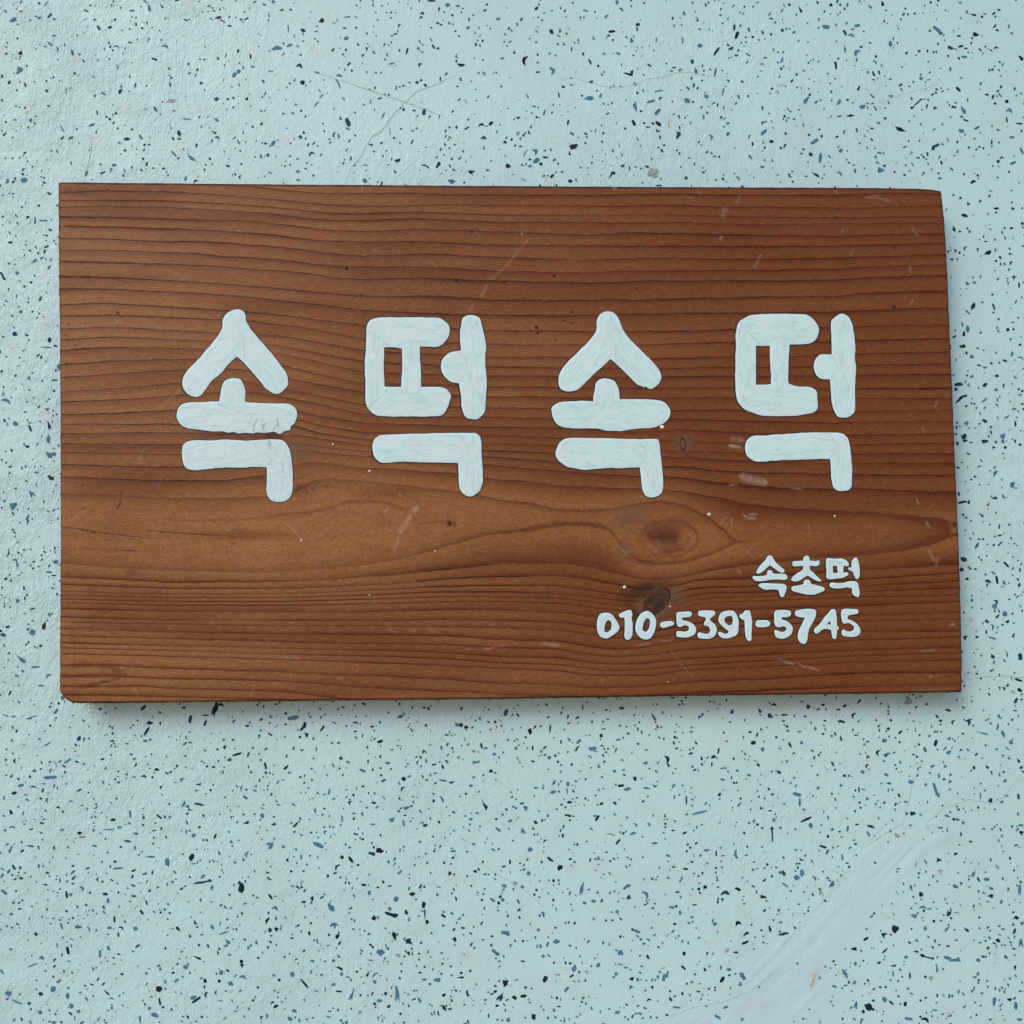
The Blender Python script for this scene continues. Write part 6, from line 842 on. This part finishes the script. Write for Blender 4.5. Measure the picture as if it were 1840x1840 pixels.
digit([(1155,870),(1152,820),(1165,790),(1220,785),(1280,780),(1325,782),(1335,810),(1318,845),(1260,850),(1222,852),(1215,870),(1240,885),(1300,900),(1350,930),(1380,970),(1385,1010),(1370,1045),(1320,1075),(1270,1088),(1200,1085),(1160,1080),(1150,1050),(1158,1015),(1200,1012),(1250,1018),(1290,1005),(1300,980),(1290,955),(1250,942),(1215,960),(1175,962),(1158,930)], [], o5, [[(1310,815),(1185,815),(1185,920)],[(1200,930),(1340,980),(1180,1050)]])
digit([(1408,800),(1420,775),(1480,768),(1560,768),(1600,775),(1612,795),(1600,825),(1565,855),(1545,880),(1570,900),(1610,940),(1628,990),(1620,1040),(1590,1080),(1530,1102),(1460,1100),(1415,1090),(1402,1060),(1410,1030),(1440,1028),(1500,1045),(1540,1035),(1550,1000),(1535,960),(1500,945),(1475,940),(1480,915),(1500,880),(1495,850),(1450,840),(1415,825)], [], o5, [[(1430,800),(1590,800),(1510,915)],[(1520,915),(1590,1000),(1430,1065)]])
digit([(1650,860),(1670,810),(1710,780),(1770,770),(1828,775),(1863,815),(1886,880),(1888,950),(1882,1020),(1860,1060),(1820,1080),(1760,1095),(1700,1095),(1660,1070),(1645,1035),(1655,1018),(1690,1030),(1730,1045),(1765,1035),(1770,1015),(1740,990),(1700,960),(1665,920),(1650,890)], [[(1780,832),(1805,840),(1818,880),(1810,925),(1785,942),(1750,930),(1725,900),(1720,870),(1740,845)]], o5, [[(1840,820),(1850,1000),(1680,1070)],[(1830,810),(1690,820),(1720,940),(1800,980)]])
digit([(188,840),(192,815),(230,800),(250,775),(285,765),(315,780),(328,830),(338,900),(335,980),(330,1060),(332,1110),(318,1132),(290,1125),(265,1090),(255,1020),(252,950),(245,885),(215,870)], [], o6, [[(210,840),(290,800),(300,1100)]])
digit([(378,925),(395,890),(450,882),(520,885),(552,915),(545,945),(500,965),(430,968),(390,955)], [], o6, [[(400,925),(530,925)]], 'dash')
digit([(600,870),(598,800),(620,770),(680,762),(750,765),(790,775),(798,800),(785,835),(740,848),(690,850),(685,875),(740,890),(790,925),(818,975),(810,1030),(775,1070),(720,1098),(660,1098),(620,1080),(605,1040),(598,1010),(615,995),(640,1005),(680,1020),(720,1015),(742,990),(735,962),(700,955),(655,968),(615,950),(600,915)], [], o6, [[(770,800),(640,810),(640,930)],[(650,920),(780,980),(640,1060)]])
digit([(842,800),(855,770),(900,760),(980,750),(1050,752),(1085,765),(1095,800),(1085,850),(1050,920),(1015,980),(1000,1040),(990,1110),(970,1155),(940,1162),(905,1145),(880,1100),(878,1050),(895,990),(925,930),(950,880),(965,852),(920,850),(870,840),(850,825)], [], o6, [[(870,805),(1030,800),(930,1110)]])
digit([(1245,790),(1270,760),(1300,752),(1325,770),(1335,830),(1340,900),(1345,950),(1362,970),(1360,990),(1340,1000),(1338,1060),(1330,1100),(1305,1108),(1285,1080),(1275,1030),(1268,995),(1210,985),(1160,1000),(1120,1035),(1090,1042),(1070,1020),(1075,985),(1110,950),(1150,910),(1190,850),(1220,820)], [[(1262,890),(1268,935),(1215,935)]], o6, [[(1280,790),(1100,1010)],[(1300,780),(1310,1080)],[(1110,970),(1340,975)]])
digit([(1395,870),(1388,800),(1395,760),(1440,748),(1520,750),(1580,755),(1595,780),(1582,805),(1530,815),(1480,825),(1465,850),(1470,870),(1530,895),(1580,930),(1612,980),(1615,1030),(1585,1065),(1530,1080),(1460,1075),(1410,1065),(1395,1035),(1400,1005),(1425,990),(1450,1010),(1500,1015),(1535,995),(1540,960),(1515,935),(1470,915),(1430,925),(1405,910)], [], o6, [[(1570,785),(1430,790),(1430,900)],[(1440,890),(1570,980),(1420,1045)]])

def smooth_poly(pts, spacing):
    """closed Catmull-Rom through the traced points, resampled"""
    p = np.array(pts); n = len(p); o = []
    for i in range(n):
        a, b, c, d = p[i - 1], p[i], p[(i + 1) % n], p[(i + 2) % n]
        k = max(1, int(round(np.hypot(*(c - b)) / spacing)))
        # tight corners stay crisp
        v1 = b - a; v2 = c - b; v3 = d - c
        def ang(u, v): return abs(math.atan2(u[0] * v[1] - u[1] * v[0], u @ v))
        ta = (c - a) / 2 if ang(v1, v2) < 1.0 else v2 * 0.5
        tb = (d - b) / 2 if ang(v2, v3) < 1.0 else v2 * 0.5
        L = np.hypot(*v2)
        for tt in (ta, tb):
            q = np.hypot(*tt)
            if q > L * 1.2: tt *= L * 1.2 / q
        for j in range(k):
            t = j / k
            o.append((2*t**3-3*t**2+1)*b + (t**3-2*t**2+t)*ta + (-2*t**3+3*t**2)*c + (t**3-t**2)*tb)
    return np.array(o)
def inside(poly, x, y):
    c = np.zeros(x.shape, bool); n = len(poly); j = n - 1
    for i in range(n):
        xi, yi = poly[i]; xj, yj = poly[j]
        c ^= ((yi > y) != (yj > y)) & (x < (xj - xi) * (y - yi) / ((yj - yi) if yj != yi else 1e-9) + xi); j = i
    return c
def area2(p): return np.sum(p[:, 0] * np.roll(p[:, 1], -1) - np.roll(p[:, 0], -1) * p[:, 1])
def offset(p, w):
    t = np.roll(p, -1, 0) - np.roll(p, 1, 0); t /= np.hypot(t[:, 0], t[:, 1])[:, None] + 1e-9
    s = 1 if area2(p) > 0 else -1
    return p + np.stack([t[:, 1], -t[:, 0]], 1) * s * np.asarray(w)[:, None]
def fill(rings, grid):
    """triangulate one outline with holes; returns points and triangles"""
    x0, y0 = rings[0].min(0); x1, y1 = rings[0].max(0)
    pts = [tuple(q) for r_ in rings for q in r_]; edges = []; o = 0
    for r_ in rings:
        n = len(r_); edges += [(o + i, o + (i + 1) % n) for i in range(n)]; o += n
    if grid:
        gx, gy = np.meshgrid(np.arange(x0 + grid * .5, x1, grid), np.arange(y0 + grid * .5, y1, grid)); gx[1::2] += grid / 2
        gx = gx.ravel(); gy = gy.ravel()
        ok = inside(rings[0], gx, gy)
        for h in rings[1:]: ok &= ~inside(h, gx, gy)
        for r_ in rings:
            d, _ = segdist(gx, gy, [tuple(q) for q in r_] + [tuple(r_[0])]); ok &= d > grid * 0.45
        pts += list(zip(gx[ok], gy[ok]))
    vs, es, fs, *_ = delaunay_2d_cdt([Vector(q) for q in pts], edges, [], 0, 1e-4)
    v = np.array([tuple(q) for q in vs]); f = np.array([t for t in fs if len(t) == 3])
    c = v[f].mean(1); ok = inside(rings[0], c[:, 0], c[:, 1])
    for h in rings[1:]: ok &= ~inside(h, c[:, 0], c[:, 1])
    return v, f[ok]

for gi, (name, label, comps, strokes, H, grid) in enumerate(G):
    VV, FF, BR, ED, RO, FI = [], [], [], [], [], []; OV, OF = [], []; off = 0; ooff = 0
    big = grid > 2
    for outer, holes in comps:
        sp = 2.4 if big else 1.2
        rings = [smooth_poly(outer, sp)] + [smooth_poly(h, sp) for h in holes]
        for r_ in rings:
            k_ = 0.45 if big else 0.18
            r_ += np.stack([k_ * vnoise(r_[:, 0], r_[:, 1], 9, 75), k_ * vnoise(r_[:, 0], r_[:, 1], 9, 76)], 1) + nrs.randn(*r_.shape) * 0.05
        v, f = fill(rings, grid)
        d = np.full(len(v), 1e9)
        for r_ in rings: d = np.minimum(d, segdist(v[:, 0], v[:, 1], [tuple(q) for q in r_] + [tuple(r_[0])])[0])
        w = 1.1 if big else 0.8
        h = H * MPP * ((1 - np.exp(-d / w)) * (1 + 0.22 * np.exp(-((d - 2.0) / 1.3) ** 2)) + 0.12 * vnoise(v[:, 0], v[:, 1], 7, 71) * np.clip(d / 3, 0, 1))
        rough = np.zeros(len(v)); fiss = np.zeros(len(v))
        if gi == 0 and len(v):
            rough = smoothstep(700, 760, v[:, 1]) * (0.35 + 0.65 * smoothstep(430, 470, v[:, 0] + 25 * smoothstep(780, 800, v[:, 1])))
            # cracks and raised crumbs where the paint lifted
            for c in ([(455, 779), (457, 766), (462, 756)], [(478, 778), (472, 770), (476, 762)], [(484, 790), (486, 806)], [(492, 770), (500, 764), (498, 752)]):
                dd, _ = segdist(v[:, 0], v[:, 1], c); h -= 0.00015 * np.exp(-(dd / 1.3) ** 2); fiss = np.maximum(fiss, np.exp(-(dd / 1.1) ** 2) * 0.8)
            h += rough * 0.00007 * vnoise(v[:, 0], v[:, 1], 5, 72)
            h = np.where(d < 0.05, 0, np.maximum(h, 0.00005))
        h = np.maximum(h, 0.0001)
        y = FRONT - h
        y = np.where(d < 0.05, FRONT - 0.00008, y)
        VV.append(P(v[:, 0], v[:, 1], y)); FF.append(f + off); off += len(v)
        best = np.full(len(v), 1e9); br = np.zeros((len(v), 3))
        for si, st in enumerate(strokes):
            acc = 0
            for (ax_, ay_), (bx_, by_) in zip(st[:-1], st[1:]):
                dx, dy = bx_ - ax_, by_ - ay_; L = math.hypot(dx, dy) + 1e-6
                s_ = ((v[:, 0] - ax_) * dx + (v[:, 1] - ay_) * dy) / L; c_ = (-(v[:, 0] - ax_) * dy + (v[:, 1] - ay_) * dx) / L
                sc = np.clip(s_, 0, L); dist = np.hypot(s_ - sc, c_)
                mm = dist < best; best = np.where(mm, dist, best)
                br[mm] = np.stack([s_ + acc, c_, np.full(len(v), (gi * 7 + si) * 3.3)], 1)[mm]; acc += L
        BR.append(br); ED.append(d); RO.append(rough); FI.append(fiss)
        # dark edge under the paint, widest at the lower left
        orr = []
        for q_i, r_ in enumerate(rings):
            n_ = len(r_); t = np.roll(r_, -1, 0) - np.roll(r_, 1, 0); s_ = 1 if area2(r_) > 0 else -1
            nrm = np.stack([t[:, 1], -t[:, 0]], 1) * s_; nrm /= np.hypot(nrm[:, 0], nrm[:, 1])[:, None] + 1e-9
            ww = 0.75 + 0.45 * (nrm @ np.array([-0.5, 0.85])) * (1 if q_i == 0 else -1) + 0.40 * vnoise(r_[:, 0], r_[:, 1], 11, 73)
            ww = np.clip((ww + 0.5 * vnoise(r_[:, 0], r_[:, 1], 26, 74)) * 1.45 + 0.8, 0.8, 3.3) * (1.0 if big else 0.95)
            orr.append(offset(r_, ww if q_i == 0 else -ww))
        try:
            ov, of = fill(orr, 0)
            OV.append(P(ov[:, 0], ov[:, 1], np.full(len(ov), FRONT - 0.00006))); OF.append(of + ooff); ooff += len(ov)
        except Exception as e: print('outline', e)
    vv = np.concatenate(VV); c0 = vv.mean(0)
    ob = mesh_obj(name, vv, np.concatenate(FF)[:, ::-1].copy(), M_PAINT, sign, origin=tuple(c0),
                  attrs={'brush': np.concatenate(BR), 'edge': np.concatenate(ED), 'rough': np.concatenate(RO), 'fissure': np.concatenate(FI)})
    if label: ob['label'] = label
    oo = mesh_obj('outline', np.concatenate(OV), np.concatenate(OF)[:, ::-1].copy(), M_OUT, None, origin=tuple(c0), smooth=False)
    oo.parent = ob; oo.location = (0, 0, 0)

# ---- splashes of the same paint
for (x, y, rr) in [(598, 798, 1.6), (664, 846, 2.0), (1189.5, 767, 3.6), (1274, 924, 2.8), (1500, 927, 1.8), (1122, 1055, 2.8), (1204, 1089.5, 1.5),
                   (541, 971, 1.5), (782, 990, 1.3), (664, 1069, 1.1), (1200, 1225, 1.2)]:
    n = 10; vs = []; fs = []
    for k, (r_, hh) in enumerate([(1.0, -0.05), (0.9, 0.25), (0.6, 0.5)]):
        for i in range(n):
            th = i / n * 2 * math.pi
            vs.append(P(np.array(x + math.cos(th) * rr * r_ * (1.12 if rr > 3 else 1)), np.array(y + math.sin(th) * rr * r_ * 0.95), FRONT - hh * rr * MPP * 0.6))
    vs.append(P(np.array(float(x)), np.array(float(y)), FRONT - 0.6 * rr * MPP * 0.6))
    for k in range(2):
        for i in range(n): fs.append((k * n + i, k * n + (i + 1) % n, (k + 1) * n + (i + 1) % n, (k + 1) * n + i))
    fs += [(2 * n + i, 2 * n + (i + 1) % n, 3 * n) for i in range(n)]
    vs = np.array(vs)
    mesh_obj('paint_drop', vs, fs, M_DROP, sign, origin=tuple(vs[-1]))
